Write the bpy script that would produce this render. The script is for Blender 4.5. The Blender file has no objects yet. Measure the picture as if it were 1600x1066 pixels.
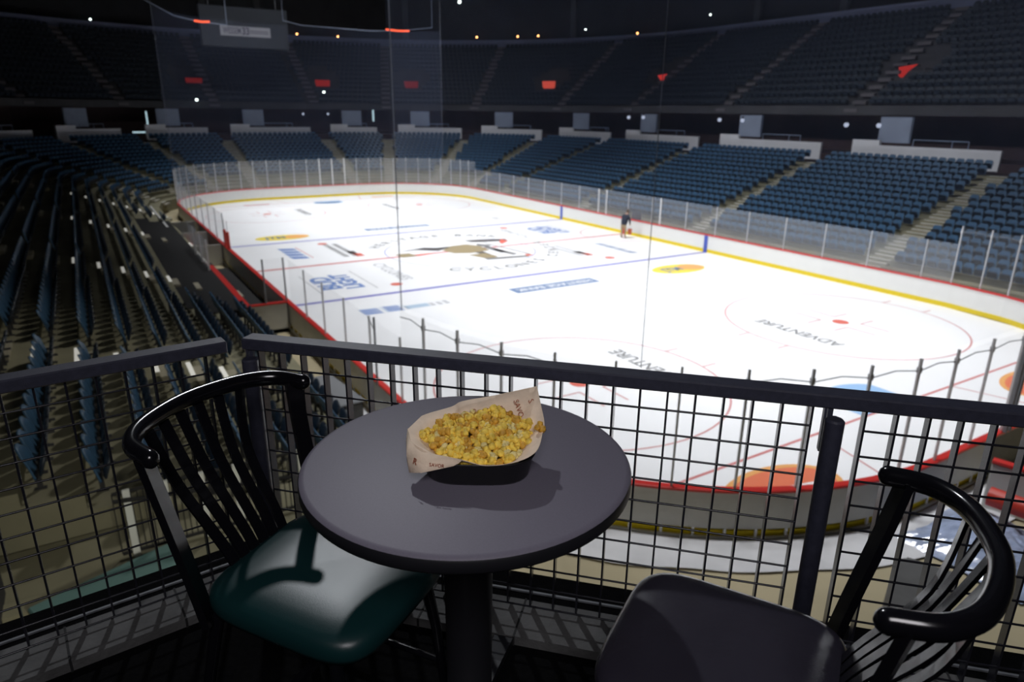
import bpy, bmesh, math, random
from math import sin, cos, pi, radians, sqrt, hypot, atan2
from mathutils import Vector, Matrix

rnd = random.Random(7)
scene = bpy.context.scene
COL = scene.collection

# ------------------------------------------------------------------ helpers
class MB:
    """collects faces, builds one mesh object"""
    def __init__(s): s.v = []; s.f = []; s.m = []; s.s = []
    def add(s, verts, faces, mat=0, smooth=False, M=None):
        b = len(s.v)
        s.v.extend([tuple(M @ Vector(p)) for p in verts] if M is not None else [tuple(p) for p in verts])
        for f in faces:
            s.f.append(tuple(b + i for i in f)); s.m.append(mat); s.s.append(smooth)
    def quad(s, a, b, c, d, mat=0): s.add([a, b, c, d], [(0, 1, 2, 3)], mat)
    def box(s, c, size, mat=0, M=None, taper=1.0):
        x, y, z = size[0]/2, size[1]/2, size[2]/2
        t = taper
        vs = [(c[0]-x, c[1]-y, c[2]-z), (c[0]+x, c[1]-y, c[2]-z), (c[0]+x, c[1]+y, c[2]-z), (c[0]-x, c[1]+y, c[2]-z),
              (c[0]-x*t, c[1]-y*t, c[2]+z), (c[0]+x*t, c[1]-y*t, c[2]+z), (c[0]+x*t, c[1]+y*t, c[2]+z), (c[0]-x*t, c[1]+y*t, c[2]+z)]
        s.add(vs, [(0, 3, 2, 1), (4, 5, 6, 7), (0, 1, 5, 4), (1, 2, 6, 5), (2, 3, 7, 6), (3, 0, 4, 7)], mat, False, M)
    def bbox(s, c, size, r=.01, mat=0, M=None):
        """box with chamfered vertical+horizontal edges"""
        X, Y, Z = size[0]/2, size[1]/2, size[2]/2
        r = min(r, X*.9, Y*.9, Z*.9)
        def ring(x, y, z, q): return [(c[0]-x+q, c[1]-y, z), (c[0]+x-q, c[1]-y, z), (c[0]+x, c[1]-y+q, z), (c[0]+x, c[1]+y-q, z),
                                     (c[0]+x-q, c[1]+y, z), (c[0]-x+q, c[1]+y, z), (c[0]-x, c[1]+y-q, z), (c[0]-x, c[1]-y+q, z)]
        rs = [ring(X-r, Y-r, c[2]-Z, r*.5), ring(X, Y, c[2]-Z+r, r), ring(X, Y, c[2]+Z-r, r), ring(X-r, Y-r, c[2]+Z, r*.5)]
        s.loft(rs, mat=mat, cap=True, M=M)
    def loft(s, rings, mat=0, cap=False, closed=True, smooth=False, M=None):
        n = len(rings[0]); vs = [p for r in rings for p in r]; fs = []
        for i in range(len(rings)-1):
            for j in range(n if closed else n-1):
                k = (j+1) % n
                fs.append((i*n+j, i*n+k, (i+1)*n+k, (i+1)*n+j))
        s.add(vs, fs, mat, smooth, M)
        if cap:
            s.add(rings[0], [tuple(range(n-1, -1, -1))], mat, False, M)
            s.add(rings[-1], [tuple(range(n))], mat, False, M)
    def tube(s, pts, r, seg=8, mat=0, cap=True, closed=False, smooth=True, M=None, up=None, ry=None, round_ends=False):
        """swept ellipse tube along pts; r may be list"""
        P = [Vector(p) for p in pts]; n = len(P)
        rr = r if isinstance(r, (list, tuple)) else [r]*n
        ee = ry if isinstance(ry, (list, tuple)) else ([ry]*n if ry else rr)
        if round_ends:
            t0 = (P[0]-P[1]).normalized(); t1 = (P[-1]-P[-2]).normalized(); a, b = rr[0], rr[-1]; ea, eb = ee[0], ee[-1]
            pre = [(P[0]+t0*a*sin(q), cos(q)) for q in (radians(82), radians(55), radians(28))]
            post = [(P[-1]+t1*b*sin(q), cos(q)) for q in (radians(28), radians(55), radians(82))]
            rr = [a*c for _, c in pre]+list(rr)+[b*c for _, c in post]; ee = [ea*c for _, c in pre]+list(ee)+[eb*c for _, c in post]
            P = [p for p, _ in pre]+P+[p for p, _ in post]; n = len(P)
        rings = []
        prev = None
        for i in range(n):
            if closed: t = P[(i+1) % n]-P[i-1]
            else: t = P[min(i+1, n-1)]-P[max(i-1, 0)]
            t.normalize()
            if up is not None: u = Vector(up)
            elif prev is not None: u = prev
            else: u = Vector((0, 0, 1)) if abs(t.z) < .9 else Vector((1, 0, 0))
            sd = t.cross(u)
            if sd.length < 1e-6: sd = t.cross(Vector((0, 1, 0)))
            sd.normalize(); u = sd.cross(t).normalized(); prev = u
            rings.append([tuple(P[i]+sd*(rr[i]*cos(2*pi*k/seg))+u*(ee[i]*sin(2*pi*k/seg))) for k in range(seg)])
        if closed: rings.append(rings[0])
        s.loft(rings, mat, cap and not closed, True, smooth, M)
    def bar(s, pts, w, h, mat=0, side=None, M=None):
        """rectangular section bar along pts; side = direction of the w side"""
        P = [Vector(p) for p in pts]; n = len(P); rings = []
        for i in range(n):
            t = (P[min(i+1, n-1)]-P[max(i-1, 0)]).normalized()
            sd = Vector(side) if side is not None else t.cross(Vector((0, 0, 1)))
            sd = (sd-t*sd.dot(t)).normalized(); u = sd.cross(t).normalized()
            rings.append([tuple(P[i]+sd*(a*w/2)+u*(b*h/2)) for a, b in ((-1, -1), (1, -1), (1, 1), (-1, 1))])
        s.loft(rings, mat, True, True, False, M)
    def cyl(s, c, r, z0, z1, seg=24, mat=0, r1=None, M=None, smooth=True):
        r1 = r if r1 is None else r1
        s.loft([[(c[0]+r*cos(2*pi*k/seg), c[1]+r*sin(2*pi*k/seg), z0) for k in range(seg)],
                [(c[0]+r1*cos(2*pi*k/seg), c[1]+r1*sin(2*pi*k/seg), z1) for k in range(seg)]], mat, True, True, smooth, M)
    def lathe(s, prof, seg=48, mat=0, M=None, c=(0, 0)):
        s.loft([[(c[0]+r*cos(2*pi*k/seg), c[1]+r*sin(2*pi*k/seg), z) for k in range(seg)] for r, z in prof], mat, False, True, True, M)
    def disc(s, c, rx, ry, z, seg=32, mat=0, rot=0):
        s.add([(c[0]+rx*cos(a)*cos(rot)-ry*sin(a)*sin(rot), c[1]+rx*cos(a)*sin(rot)+ry*sin(a)*cos(rot), z) for a in [2*pi*k/seg for k in range(seg)]], [tuple(range(seg))], mat)
    def build(s, name, mats, parent=None, loc=None, rotz=None):
        me = bpy.data.meshes.new(name)
        me.from_pydata(s.v, [], s.f)
        for m in (mats if isinstance(mats, (list, tuple)) else [mats]): me.materials.append(m)
        me.polygons.foreach_set('material_index', s.m)
        me.polygons.foreach_set('use_smooth', s.s)
        me.update()
        o = bpy.data.objects.new(name, me); COL.objects.link(o)
        if parent is not None: o.parent = parent
        if loc is not None: o.location = loc
        if rotz is not None: o.rotation_euler = (0, 0, rotz)
        return o

def tag(o, label, cat, group=None, kind=None):
    o['label'] = label; o['category'] = cat
    if group: o['group'] = group
    if kind: o['kind'] = kind
    return o
def thing(name, label, cat, loc=(0, 0, 0), rotz=0, group=None, kind=None):
    o = bpy.data.objects.new(name, None); COL.objects.link(o)
    o.empty_display_size = .1
    o.location = loc; o.rotation_euler = (0, 0, rotz)
    return tag(o, label, cat, group, kind)
def copy_tree(o, parent=None):
    c = o.copy(); COL.objects.link(c)
    if parent is not None: c.parent = parent
    for ch in list(o.children): copy_tree(ch, c)
    return c
ORD = ['first', 'second', 'third', 'fourth', 'fifth', 'sixth', 'seventh', 'eighth', 'ninth', 'tenth', 'eleventh', 'twelfth', 'thirteenth',
       'fourteenth', 'fifteenth', 'sixteenth', 'seventeenth', 'eighteenth', 'nineteenth', 'twentieth', 'twenty-first', 'twenty-second', 'twenty-third', 'twenty-fourth', 'twenty-fifth',
       'twenty-sixth', 'twenty-seventh', 'twenty-eighth', 'twenty-ninth', 'thirtieth', 'thirty-first', 'thirty-second', 'thirty-third', 'thirty-fourth', 'thirty-fifth']

# ------------------------------------------------------------------ materials
def mat(name, color, rough=.5, metal=0., spec=.5, var=0., scale=20., bump=0., bscale=60., emit=None, estr=0., coat=0., stretch=None):
    m = bpy.data.materials.new(name); m.use_nodes = True
    nt = m.node_tree; b = nt.nodes['Principled BSDF']
    c = (color[0], color[1], color[2], 1)
    b.inputs['Base Color'].default_value = c
    b.inputs['Roughness'].default_value = rough
    b.inputs['Metallic'].default_value = metal
    b.inputs['Specular IOR Level'].default_value = spec
    if coat: b.inputs['Coat Weight'].default_value = coat; b.inputs['Coat Roughness'].default_value = .08
    tc = nt.nodes.new('ShaderNodeTexCoord')
    src = tc.outputs['Object']
    if stretch:
        mp = nt.nodes.new('ShaderNodeMapping'); mp.inputs['Scale'].default_value = stretch
        nt.links.new(src, mp.inputs['Vector']); src = mp.outputs['Vector']
    if var > 0:
        n = nt.nodes.new('ShaderNodeTexNoise'); n.inputs['Scale'].default_value = scale; n.inputs['Detail'].default_value = 6
        r = nt.nodes.new('ShaderNodeMapRange'); r.inputs['From Min'].default_value = .3; r.inputs['From Max'].default_value = .7
        r.inputs['To Min'].default_value = 1-var; r.inputs['To Max'].default_value = 1+var
        mx = nt.nodes.new('ShaderNodeVectorMath'); mx.operation = 'SCALE'; mx.inputs[0].default_value = color
        nt.links.new(src, n.inputs['Vector']); nt.links.new(n.outputs['Fac'], r.inputs['Value']); nt.links.new(r.outputs['Result'], mx.inputs['Scale'])
        nt.links.new(mx.outputs['Vector'], b.inputs['Base Color'])
    if bump > 0:
        n2 = nt.nodes.new('ShaderNodeTexNoise'); n2.inputs['Scale'].default_value = bscale; n2.inputs['Detail'].default_value = 4
        bp = nt.nodes.new('ShaderNodeBump'); bp.inputs['Strength'].default_value = bump; bp.inputs['Distance'].default_value = .01
        nt.links.new(src, n2.inputs['Vector']); nt.links.new(n2.outputs['Fac'], bp.inputs['Height']); nt.links.new(bp.outputs['Normal'], b.inputs['Normal'])
    if emit is not None:
        b.inputs['Emission Color'].default_value = (emit[0], emit[1], emit[2], 1); b.inputs['Emission Strength'].default_value = estr
    return m
def veil(name, color, fac, gloss=0., rough=.05):
    """see-through sheet: transparent mixed with a little diffuse / translucent scatter"""
    m = bpy.data.materials.new(name); m.use_nodes = True; nt = m.node_tree
    for n in list(nt.nodes): nt.nodes.remove(n)
    out = nt.nodes.new('ShaderNodeOutputMaterial'); tr = nt.nodes.new('ShaderNodeBsdfTransparent')
    df = nt.nodes.new('ShaderNodeBsdfDiffuse'); tl = nt.nodes.new('ShaderNodeBsdfTranslucent')
    df.inputs['Color'].default_value = (*color, 1); tl.inputs['Color'].default_value = (*color, 1)
    m1 = nt.nodes.new('ShaderNodeMixShader'); m1.inputs[0].default_value = .5
    nt.links.new(df.outputs[0], m1.inputs[1]); nt.links.new(tl.outputs[0], m1.inputs[2])
    m2 = nt.nodes.new('ShaderNodeMixShader'); m2.inputs[0].default_value = fac
    nt.links.new(tr.outputs[0], m2.inputs[1]); nt.links.new(m1.outputs[0], m2.inputs[2])
    last = m2
    if gloss:
        gl = nt.nodes.new('ShaderNodeBsdfGlossy'); gl.inputs['Roughness'].default_value = rough
        m3 = nt.nodes.new('ShaderNodeMixShader'); m3.inputs[0].default_value = gloss
        nt.links.new(m2.outputs[0], m3.inputs[1]); nt.links.new(gl.outputs[0], m3.inputs[2]); last = m3
    nt.links.new(last.outputs[0], out.inputs['Surface'])
    return m
def glow(name, color, s):
    m = bpy.data.materials.new(name); m.use_nodes = True; nt = m.node_tree
    for n in list(nt.nodes): nt.nodes.remove(n)
    out = nt.nodes.new('ShaderNodeOutputMaterial'); e = nt.nodes.new('ShaderNodeEmission')
    e.inputs[0].default_value = (*color, 1); e.inputs[1].default_value = s
    nt.links.new(e.outputs[0], out.inputs['Surface']); return m

M = {}
M['ice'] = mat('ice', (.90, .91, .93), .32, spec=.25, var=.02, scale=.6)
M['p_blue'] = mat('paint_blue', (.22, .22, .56), .4)
M['p_red'] = mat('paint_red', (.64, .22, .22), .4)
M['p_circle'] = mat('paint_circle', (.62, .27, .27), .4)
M['p_dot'] = mat('paint_dot', (.70, .16, .12), .4)
M['p_crease'] = mat('paint_crease', (.34, .55, .84), .4)
M['p_navy'] = mat('paint_navy', (.17, .25, .42), .4)
M['p_beer'] = mat('paint_beer_blue', (.17, .28, .58), .4)
M['p_grey'] = mat('paint_grey', (.22, .22, .22), .4)
M['p_lgrey'] = mat('paint_light_grey', (.42, .43, .45), .4)
M['p_dark'] = mat('paint_dark', (.11, .10, .10), .4)
M['p_tan'] = mat('paint_tan', (.36, .29, .17), .4)
M['p_yellow'] = mat('paint_yellow', (.86, .68, .08), .4)
M['p_orange'] = mat('paint_orange', (.85, .42, .14), .4)
M['p_orangered'] = mat('paint_orange_red', (.80, .20, .10), .4)
M['p_white'] = mat('paint_white', (.88, .88, .88), .4)
M['p_lblue'] = mat('paint_light_blue', (.45, .58, .72), .4)
M['board'] = mat('board_white', (.86, .86, .83), .35, var=.02, scale=3)
M['board_out'] = mat('board_outer', (.55, .54, .50), .6, var=.06, scale=2)
M['board_dark'] = mat('board_dark', (.10, .10, .10), .6, var=.1, scale=3)
M['kick'] = mat('kick_yellow', (.82, .62, .01), .4)
M['cap'] = mat('cap_red', (.66, .035, .03), .35)
M['stripe_blue'] = mat('stripe_blue', (.07, .12, .52), .4)
M['glass'] = veil('rink_glass', (.75, .79, .86), .30, gloss=.03, rough=.08)
M['glass_far'] = veil('rink_glass_far', (.75, .79, .86), .30, gloss=.03, rough=.08)
M['glass_end'] = veil('rink_glass_end', (.75, .79, .86), .07, gloss=.02, rough=.08)
M['alu'] = mat('aluminium', (.62, .63, .65), .45, metal=.2)
M['alu_w'] = mat('white_post', (.85, .85, .85), .45)
M['strap'] = mat('grey_strap', (.20, .21, .23), .6)
M['net'] = veil('protective_net', (.45, .55, .90), .042)
M['net_far'] = veil('protective_net_far', (.45, .55, .90), .045)
M['rope'] = mat('net_rope', (.22, .23, .25), .8)
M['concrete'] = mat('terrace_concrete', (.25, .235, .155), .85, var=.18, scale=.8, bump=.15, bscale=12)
M['concrete_g'] = mat('grey_concrete', (.42, .42, .41), .85, var=.15, scale=.5)
M['floor'] = mat('event_floor', (.52, .45, .29), .8, var=.15, scale=.35, bump=.1, bscale=8)
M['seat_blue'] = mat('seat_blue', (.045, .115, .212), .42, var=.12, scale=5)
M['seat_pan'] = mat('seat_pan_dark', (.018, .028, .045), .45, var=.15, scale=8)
M['seat_up_dim'] = mat('seat_upper_dimmed', (.016, .026, .04), .55)  # darker copy of the seat blue: upper deck dimness put into the colour
M['seat_metal'] = mat('seat_metal', (.05, .05, .055), .5, metal=.4)
M['nosing'] = mat('step_nosing', (.88, .87, .80), .7)
M['nosing_led'] = mat('lit_step_edge', (.88, .87, .80), .6, emit=(1, .98, .9), estr=.30)
M['step'] = mat('step_concrete', (.36, .33, .25), .8, var=.15, scale=2)
M['parapet'] = mat('parapet_white', (.84, .84, .88), .6, var=.06, scale=.6)
M['panel_bg'] = mat('vomitory_panel', (.28, .33, .44), .6, var=.08, scale=1)
M['dark'] = mat('dark_wall', (.022, .022, .026), .8, var=.2, scale=.5)
M['maroon'] = mat('dark_maroon_wall', (.05, .028, .03), .8, var=.2, scale=.6)
M['ceil'] = mat('dark_ceiling', (.03, .032, .036), .9, var=.3, scale=.2)
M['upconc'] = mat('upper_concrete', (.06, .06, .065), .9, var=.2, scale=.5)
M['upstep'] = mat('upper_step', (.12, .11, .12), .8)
M['rim'] = mat('rim_fascia', (.17, .19, .30), .7, var=.1, scale=.4)
M['black'] = mat('black_rubber', (.012, .012, .013), .8, var=.3, scale=8)
M['deck'] = mat('deck_carpet', (.0035, .0035, .004), .95, spec=.05, var=.3, scale=60, bump=.3, bscale=200)
M['curb'] = mat('curb_concrete', (.10, .10, .10), .85, var=.3, scale=9, bump=.35, bscale=60)
M['rail'] = mat('rail_paint', (.042, .044, .068), .42, var=.15, scale=60, bump=.12, bscale=350)
M['mesh'] = mat('mesh_paint', (.016, .016, .022), .25)
M['chrome_blk'] = mat('gloss_black_metal', (.005, .005, .007), .16, spec=.55)
M['vinyl_g'] = mat('green_vinyl', (.005, .030, .032), .36, spec=.5, var=.06, scale=5, bump=.05, bscale=500)
M['vinyl_k'] = mat('black_vinyl', (.030, .027, .040), .26, spec=.8, var=.06, scale=5, bump=.05, bscale=500)
M['top'] = mat('table_laminate', (.158, .147, .188), .5, spec=.35, var=.05, scale=260, bump=.06, bscale=700)
M['edge'] = mat('table_edge', (.012, .012, .015), .4)
M['bowl'] = mat('black_plastic', (.008, .008, .009), .38)
M['kraft'] = mat('kraft_paper', (.88, .71, .54), .8, var=.10, scale=30, bump=.12, bscale=140)
M['print'] = mat('brown_print', (.36, .10, .05), .8)
M['pop1'] = mat('popcorn_yellow', (.92, .66, .10), .6, var=.35, scale=60, bump=.3, bscale=160)
M['pop2'] = mat('popcorn_pale', (.85, .72, .30), .6, var=.2, scale=60, bump=.3, bscale=160)
M['pop3'] = mat('popcorn_amber', (.72, .40, .05), .6, var=.35, scale=60, bump=.3, bscale=160)
M['jacket'] = mat('navy_jacket', (.012, .017, .035), .8)
M['khaki'] = mat('khaki_cloth', (.40, .30, .17), .85)
M['skin'] = mat('skin', (.55, .34, .25), .6)
M['hair'] = mat('brown_hair', (.10, .06, .035), .7)
M['shoe'] = mat('shoe', (.12, .09, .05), .7)
M['bucket'] = mat('orange_bucket', (.62, .13, .04), .5)
M['tarp_grey'] = mat('grey_tarp', (.78, .78, .80), .6, var=.08, scale=1.5, bump=.6, bscale=2.5)
M['tarp_blue'] = mat('blue_plastic_sheet', (.42, .50, .70), .16, spec=.8, var=.25, scale=3, bump=1., bscale=5)
M['red_pad'] = mat('red_pad', (.62, .05, .03), .45)
M['teal'] = mat('teal_board', (.13, .25, .24), .6)
M['white_post'] = mat('white_gate_post', (.72, .74, .70), .5)
M['sign_w'] = mat('banner_white', (.48, .48, .52), .7)
M['sign_g'] = mat('scoreboard_grey', (.045, .052, .065), .7)
M['sign_t'] = mat('banner_print', (.14, .13, .18), .7)
M['g_orange'] = glow('orange_lamp', (1, .42, .14), 7)
M['g_white'] = glow('white_lamp', (.85, 1, .95), 4.5)
M['g_dim'] = glow('dim_white_lamp', (.7, .78, 1), .6)
M['g_door'] = glow('doorway_glow', (.6, .85, .95), .7)
M['g_red'] = glow('red_sign', (1, .10, .06), .55)
M['g_redline'] = glow('red_cable_light', (1, .12, .05), 1.6)

# ------------------------------------------------------------------ camera (metres, ice centre = origin, ice at z = 0)
CAM = Vector((-36.977, 19.067, 8.101)); YAW, PITCH, ROLL, FPX = -.553124507, .323358633, .0106851154, 1070.70412
fw = Vector((cos(PITCH)*cos(YAW), cos(PITCH)*sin(YAW), -sin(PITCH)))
r0 = fw.cross(Vector((0, 0, 1))).normalized(); u0 = r0.cross(fw)
rt = r0*cos(ROLL)+u0*sin(ROLL); up_ = u0*cos(ROLL)-r0*sin(ROLL)
cd = bpy.data.cameras.new('camera'); cam = bpy.data.objects.new('camera', cd); COL.objects.link(cam)
cam.matrix_world = Matrix(((rt.x, up_.x, -fw.x, CAM.x), (rt.y, up_.y, -fw.y, CAM.y), (rt.z, up_.z, -fw.z, CAM.z), (0, 0, 0, 1)))
cd.sensor_width = 36; cd.lens = FPX/1600*36; cd.clip_start = .05; cd.clip_end = 400
cd.dof.use_dof = True; cd.dof.focus_distance = 1.62; cd.dof.aperture_fstop = 4.0
scene.camera = cam
DECK = CAM.z-1.5                                   # deck floor height
DROT = YAW-pi/2                                    # deck frame: +Y = camera heading, +X = right
DM = Matrix.Translation((CAM.x, CAM.y, DECK)) @ Matrix.Rotation(DROT, 4, 'Z')
def dw(x, y, z): return DM @ Vector((x, y, z))

# ------------------------------------------------------------------ rink outline
HL, HW, RC = 30.48, 12.954, 8.534
CX, CY = HL-RC, HW-RC
ARC = RC*pi/2
SEG = [2*CX, ARC, 2*CY, ARC, 2*CX, ARC, 2*CY, ARC]
PER = sum(SEG)
def loop(s):
    """base point and outward normal at boards parameter s (0 = near end of the left boards, going to the far end)"""
    if s < 0: return (-CX+s, HW, 0., 1.)
    s = s % PER
    if s <= SEG[0]: return (-CX+s, HW, 0., 1.)
    s -= SEG[0]
    if s <= ARC: a = pi/2-s/RC; return (CX+RC*cos(a), CY+RC*sin(a), cos(a), sin(a))
    s -= ARC
    if s <= SEG[2]: return (HL, CY-s, 1., 0.)
    s -= SEG[2]
    if s <= ARC: a = -s/RC; return (CX+RC*cos(a), -CY+RC*sin(a), cos(a), sin(a))
    s -= ARC
    if s <= SEG[4]: return (CX-s, -HW, 0., -1.)
    s -= SEG[4]
    if s <= ARC: a = -pi/2-s/RC; return (-CX+RC*cos(a), -CY+RC*sin(a), cos(a), sin(a))
    s -= ARC
    if s <= SEG[6]: return (-HL, -CY+s, -1., 0.)
    s -= SEG[6]
    a = pi-s/RC; return (-CX+RC*cos(a), CY+RC*sin(a), cos(a), sin(a))
U_FC = SEG[0]; U_FE = U_FC+ARC; U_FR = U_FE+SEG[2]; U_RS = U_FR+ARC; U_RE = U_RS+SEG[4]
U_NE = U_RE+ARC; U_NL = U_NE+SEG[6]
def stand(u, d, straight_end=True):
    """point on the bowl at offset d; beyond the right straight it keeps going straight"""
    if u > U_RE and straight_end: x, y, nx, ny = CX-(u-U_RS), -HW, 0., -1.
    else: x, y, nx, ny = loop(u)
    return (x+nx*d, y+ny*d, nx, ny)
def is_corner(u): return U_FC < u < U_FE or U_FR < u < U_RS
def scl(u, d): return (RC+d)/RC if is_corner(u) else 1.
def uline(a, b, ds=1.5, dc=.75):
    out = [a]; u = a
    while u < b-1e-6:
        st = dc if (is_corner(u) or u > U_RE) else ds
        nu = min(u+st, b)
        for k in (U_FC, U_FE, U_FR, U_RS, U_RE, U_NE, U_NL):
            if u < k-1e-6 < nu: nu = k
        out.append(nu); u = nu
    return out
def strip(mb, us, prof, mat_i=0, cap=False, fn=None, smooth=False, closed=False):
    """sweep a (d,z) profile along the outline"""
    fn = fn or (lambda u, d: loop(u)[:2] if d == 0 else (loop(u)[0]+loop(u)[2]*d, loop(u)[1]+loop(u)[3]*d))
    rings = [[(*fn(u, d)[:2], z) for d, z in prof] for u in us]
    mb.loft(rings, mat_i, cap, closed, smooth)

# ------------------------------------------------------------------ ice and its paint
ice = tag(MB().build('x', M['ice']) if False else bpy.data.objects.new('ice_sheet', bpy.data.meshes.new('ice_sheet')), 'bright white ice sheet with painted lines and logos inside the boards', 'ice rink', kind='structure')
mb = MB(); us = uline(0, PER, 3, .6)[:-1]
mb.add([(loop(u)[0], loop(u)[1], 0) for u in us], [tuple(range(len(us)-1, -1, -1))])
COL.objects.link(ice); ice.data.from_pydata(mb.v, [], mb.f); ice.data.materials.append(M['ice'])
ZP = .004
def paint(name, mat_, fn, label=None, z=ZP):
    b = MB(); fn(b, z); o = b.build(name, mat_, ice)
    if label: o['label'] = label
    return o
def rect(b, x0, x1, y0, y1, z): b.quad((x0, y0, z), (x1, y0, z), (x1, y1, z), (x0, y1, z))
def yb(x):                                         # half width of the ice at x
    return HW if abs(x) < CX else CY+sqrt(max(0, RC**2-(abs(x)-CX)**2))
for x in (-7.62, 7.62): paint('blue_line', M['p_blue'], lambda b, z: rect(b, x-.15, x+.15, -HW, HW, z))
paint('center_line', M['p_red'], lambda b, z: rect(b, -.15, .15, -HW, HW, z))
for x in (-27.13, 27.13): paint('goal_line', M['p_red'], lambda b, z: rect(b, x-.045, x+.045, -yb(x), yb(x), z))
def ring(b, cx, cy, r, w, z, a0=0, a1=2*pi, n=72):
    vs = []
    for i in range(n+1):
        a = a0+(a1-a0)*i/n
        vs += [(cx+(r-w/2)*cos(a), cy+(r-w/2)*sin(a), z), (cx+(r+w/2)*cos(a), cy+(r+w/2)*sin(a), z)]
    b.add(vs, [(2*i, 2*i+1, 2*i+3, 2*i+2) for i in range(n)])
def circle_set(b, cx, cy, z):
    ring(b, cx, cy, 4.572, .06, z)
    for sy in (-1, 1):
        for sx in (-.9, .9):
            y0 = cy+sy*4.48; rect(b, cx+sx-.03, cx+sx+.03, min(y0, y0+sy*.62), max(y0, y0+sy*.62), z)
    for sx in (-1, 1):
        for sy in (-1, 1):
            rect(b, min(cx+sx*.6, cx+sx*1.8), max(cx+sx*.6, cx+sx*1.8), cy+sy*.45-.03, cy+sy*.45+.03, z+.001)
            rect(b, cx+sx*.6-.03, cx+sx*.6+.03, min(cy+sy*.45, cy+sy*1.3), max(cy+sy*.45, cy+sy*1.3), z+.001)
for cx in (-21.03, 21.03):
    for cy in (-6.7, 6.7):
        paint('faceoff_circle', M['p_circle'], lambda b, z: circle_set(b, cx, cy, z))
        paint('faceoff_dot', M['p_dot'], lambda b, z: b.disc((cx, cy), .32, .32, z))
for cx in (-6.1, 6.1):
    for cy in (-6.7, 6.7): paint('faceoff_dot', M['p_dot'], lambda b, z: b.disc((cx, cy), .3, .3, z))
paint('center_circle', M['p_blue'], lambda b, z: ring(b, 0, 0, 4.572, .06, z))
paint('referee_crease', M['p_circle'], lambda b, z: ring(b, 0, -HW+.02, 3.05, .06, z, 0, pi))
for sx in (-1, 1):
    def crease(b, z):
        pts = [(sx*27.1, 1.22), (sx*27.1, -1.22)]
        a = [(sx*(27.1-1.83*cos(t)), -1.83*sin(t)) for t in [radians(q) for q in range(-42, 43, 6)]]
        pts = [(sx*27.1, 1.22)]+a+[(sx*27.1, -1.22)]
        b.add([(x, y, z) for x, y in pts], [tuple(range(len(pts))) if sx < 0 else tuple(range(len(pts)-1, -1, -1))])
    paint('goal_crease', M['p_crease'], crease)
    def trap(b, z):
        for sy in (-1, 1):
            x0, y0, x1, y1 = sx*27.13, sy*3.35, sx*30.4, sy*4.27
            b.quad((x0, y0-.03, z), (x1, y1-.03, z), (x1, y1+.03, z), (x0, y0+.03, z))
    paint('trapezoid_line', M['p_circle'], trap)

def text_mesh(name, body, size, mat_, parent, matrix, extrude=0., align='CENTER', sx=1., bold=.0):
    cu = bpy.data.curves.new('t', 'FONT'); cu.body = body; cu.size = size; cu.align_x = align; cu.align_y = 'CENTER'; cu.extrude = extrude; cu.offset = bold
    cu.resolution_u = 3
    t = bpy.data.objects.new('t', cu); COL.objects.link(t)
    dg = bpy.context.evaluated_depsgraph_get(); dg.update()
    me = bpy.data.meshes.new_from_object(t.evaluated_get(dg)); COL.objects.unlink(t); bpy.data.objects.remove(t)
    for v in me.vertices: v.co.x *= sx
    me.materials.clear(); me.materials.append(mat_)
    o = bpy.data.objects.new(name, me); COL.objects.link(o)
    o.matrix_local = matrix
    if parent is not None: o.parent = parent
    return o
def ice_text(body, x, y, size, mat_, ang=0., sx=1., z=.008, bold=0.):
    return text_mesh('ice_lettering', body, size, mat_, ice, Matrix.Translation((x, y, z)) @ Matrix.Rotation(ang, 4, 'Z'), sx=sx, bold=bold)
for cy in (-6.7, 6.7):
    for cx in (-21.03, 21.03): ice_text('ADVENTURE', cx, -3.95 if cy < 0 else 3.75 , .78, M['p_grey'], 0, .85, bold=.01)
# yellow and orange oval adverts inside the blue lines
for cx, cy in ((-10.3, -8.1), (9.6, 8.3)):
    sg = -1 if cy < 0 else 1
    o = paint('oval_advert', M['p_yellow'], lambda b, z: b.disc((cx, cy), .95, 1.75, z, 40))
    paint('oval_advert_band', M['p_orange'], lambda b, z: b.disc((cx, cy-.9), .62, .78, z+.002, 30), 'orange right-hand half of the yellow oval advert')
    ice_text('JTM', cx, cy+.45, 1.0, M['p_navy'], -pi/2 if sg > 0 else -pi/2, .8, z=.01, bold=.03)
# banner adverts along the blue lines
for cx in (-10.1, 9.95):
    paint('banner_advert', M['p_navy'], lambda b, z: rect(b, cx-.46, cx+.46, -2.45, 2.45, z))
    ice_text('HERITAGE BANK', cx, 0, .62, M['p_white'], pi/2, .95, bold=.012)
# beer advert (reads from the bench side) and its twin
for cx, cy, a in ((-4.3, 9.1, 0), (3.9, -9.1, 0)):
    sg = 1 if a else -1
    ice_text('BUD', cx, cy+.55, 1.35, M['p_beer'], a, 1.0, bold=.05)
    ice_text('LIGHT', cx, cy-.5, 1.2, M['p_beer'], a, .95, bold=.05)
    paint('advert_frame', M['p_lgrey'], lambda b, z: [rect(b, cx-2.1, cx+2.1, cy-1.35, cy-1.30, z), rect(b, cx-2.1, cx+2.1, cy+1.30, cy+1.35, z)])
def blob_logo(x, y, L, W, m1, m2):
    """illegible slanted logo: a few swept blocks"""
    def f(b, z):
        for i in range(4):
            q = x-L/2+i*L/4; b.quad((q, y-W/2, z), (q+L*.17, y-W/2+.1, z), (q+L*.26, y+W/2, z), (q+L*.05, y+W/2-.1, z))
    paint('block_logo', m1, f)
    paint('logo_underline', m2, lambda b, z: b.quad((x-L/2, y-W*.72, z), (x+L/2, y-W*.62, z), (x+L/2, y-W*.56, z), (x-L/2, y-W*.66, z)))
blob_logo(3.9, 9.1, 3.6, 1.0, M['p_beer'], M['p_red'])
blob_logo(-3.9, -8.9, 3.8, .5, M['p_navy'], M['p_lgrey'])
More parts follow.
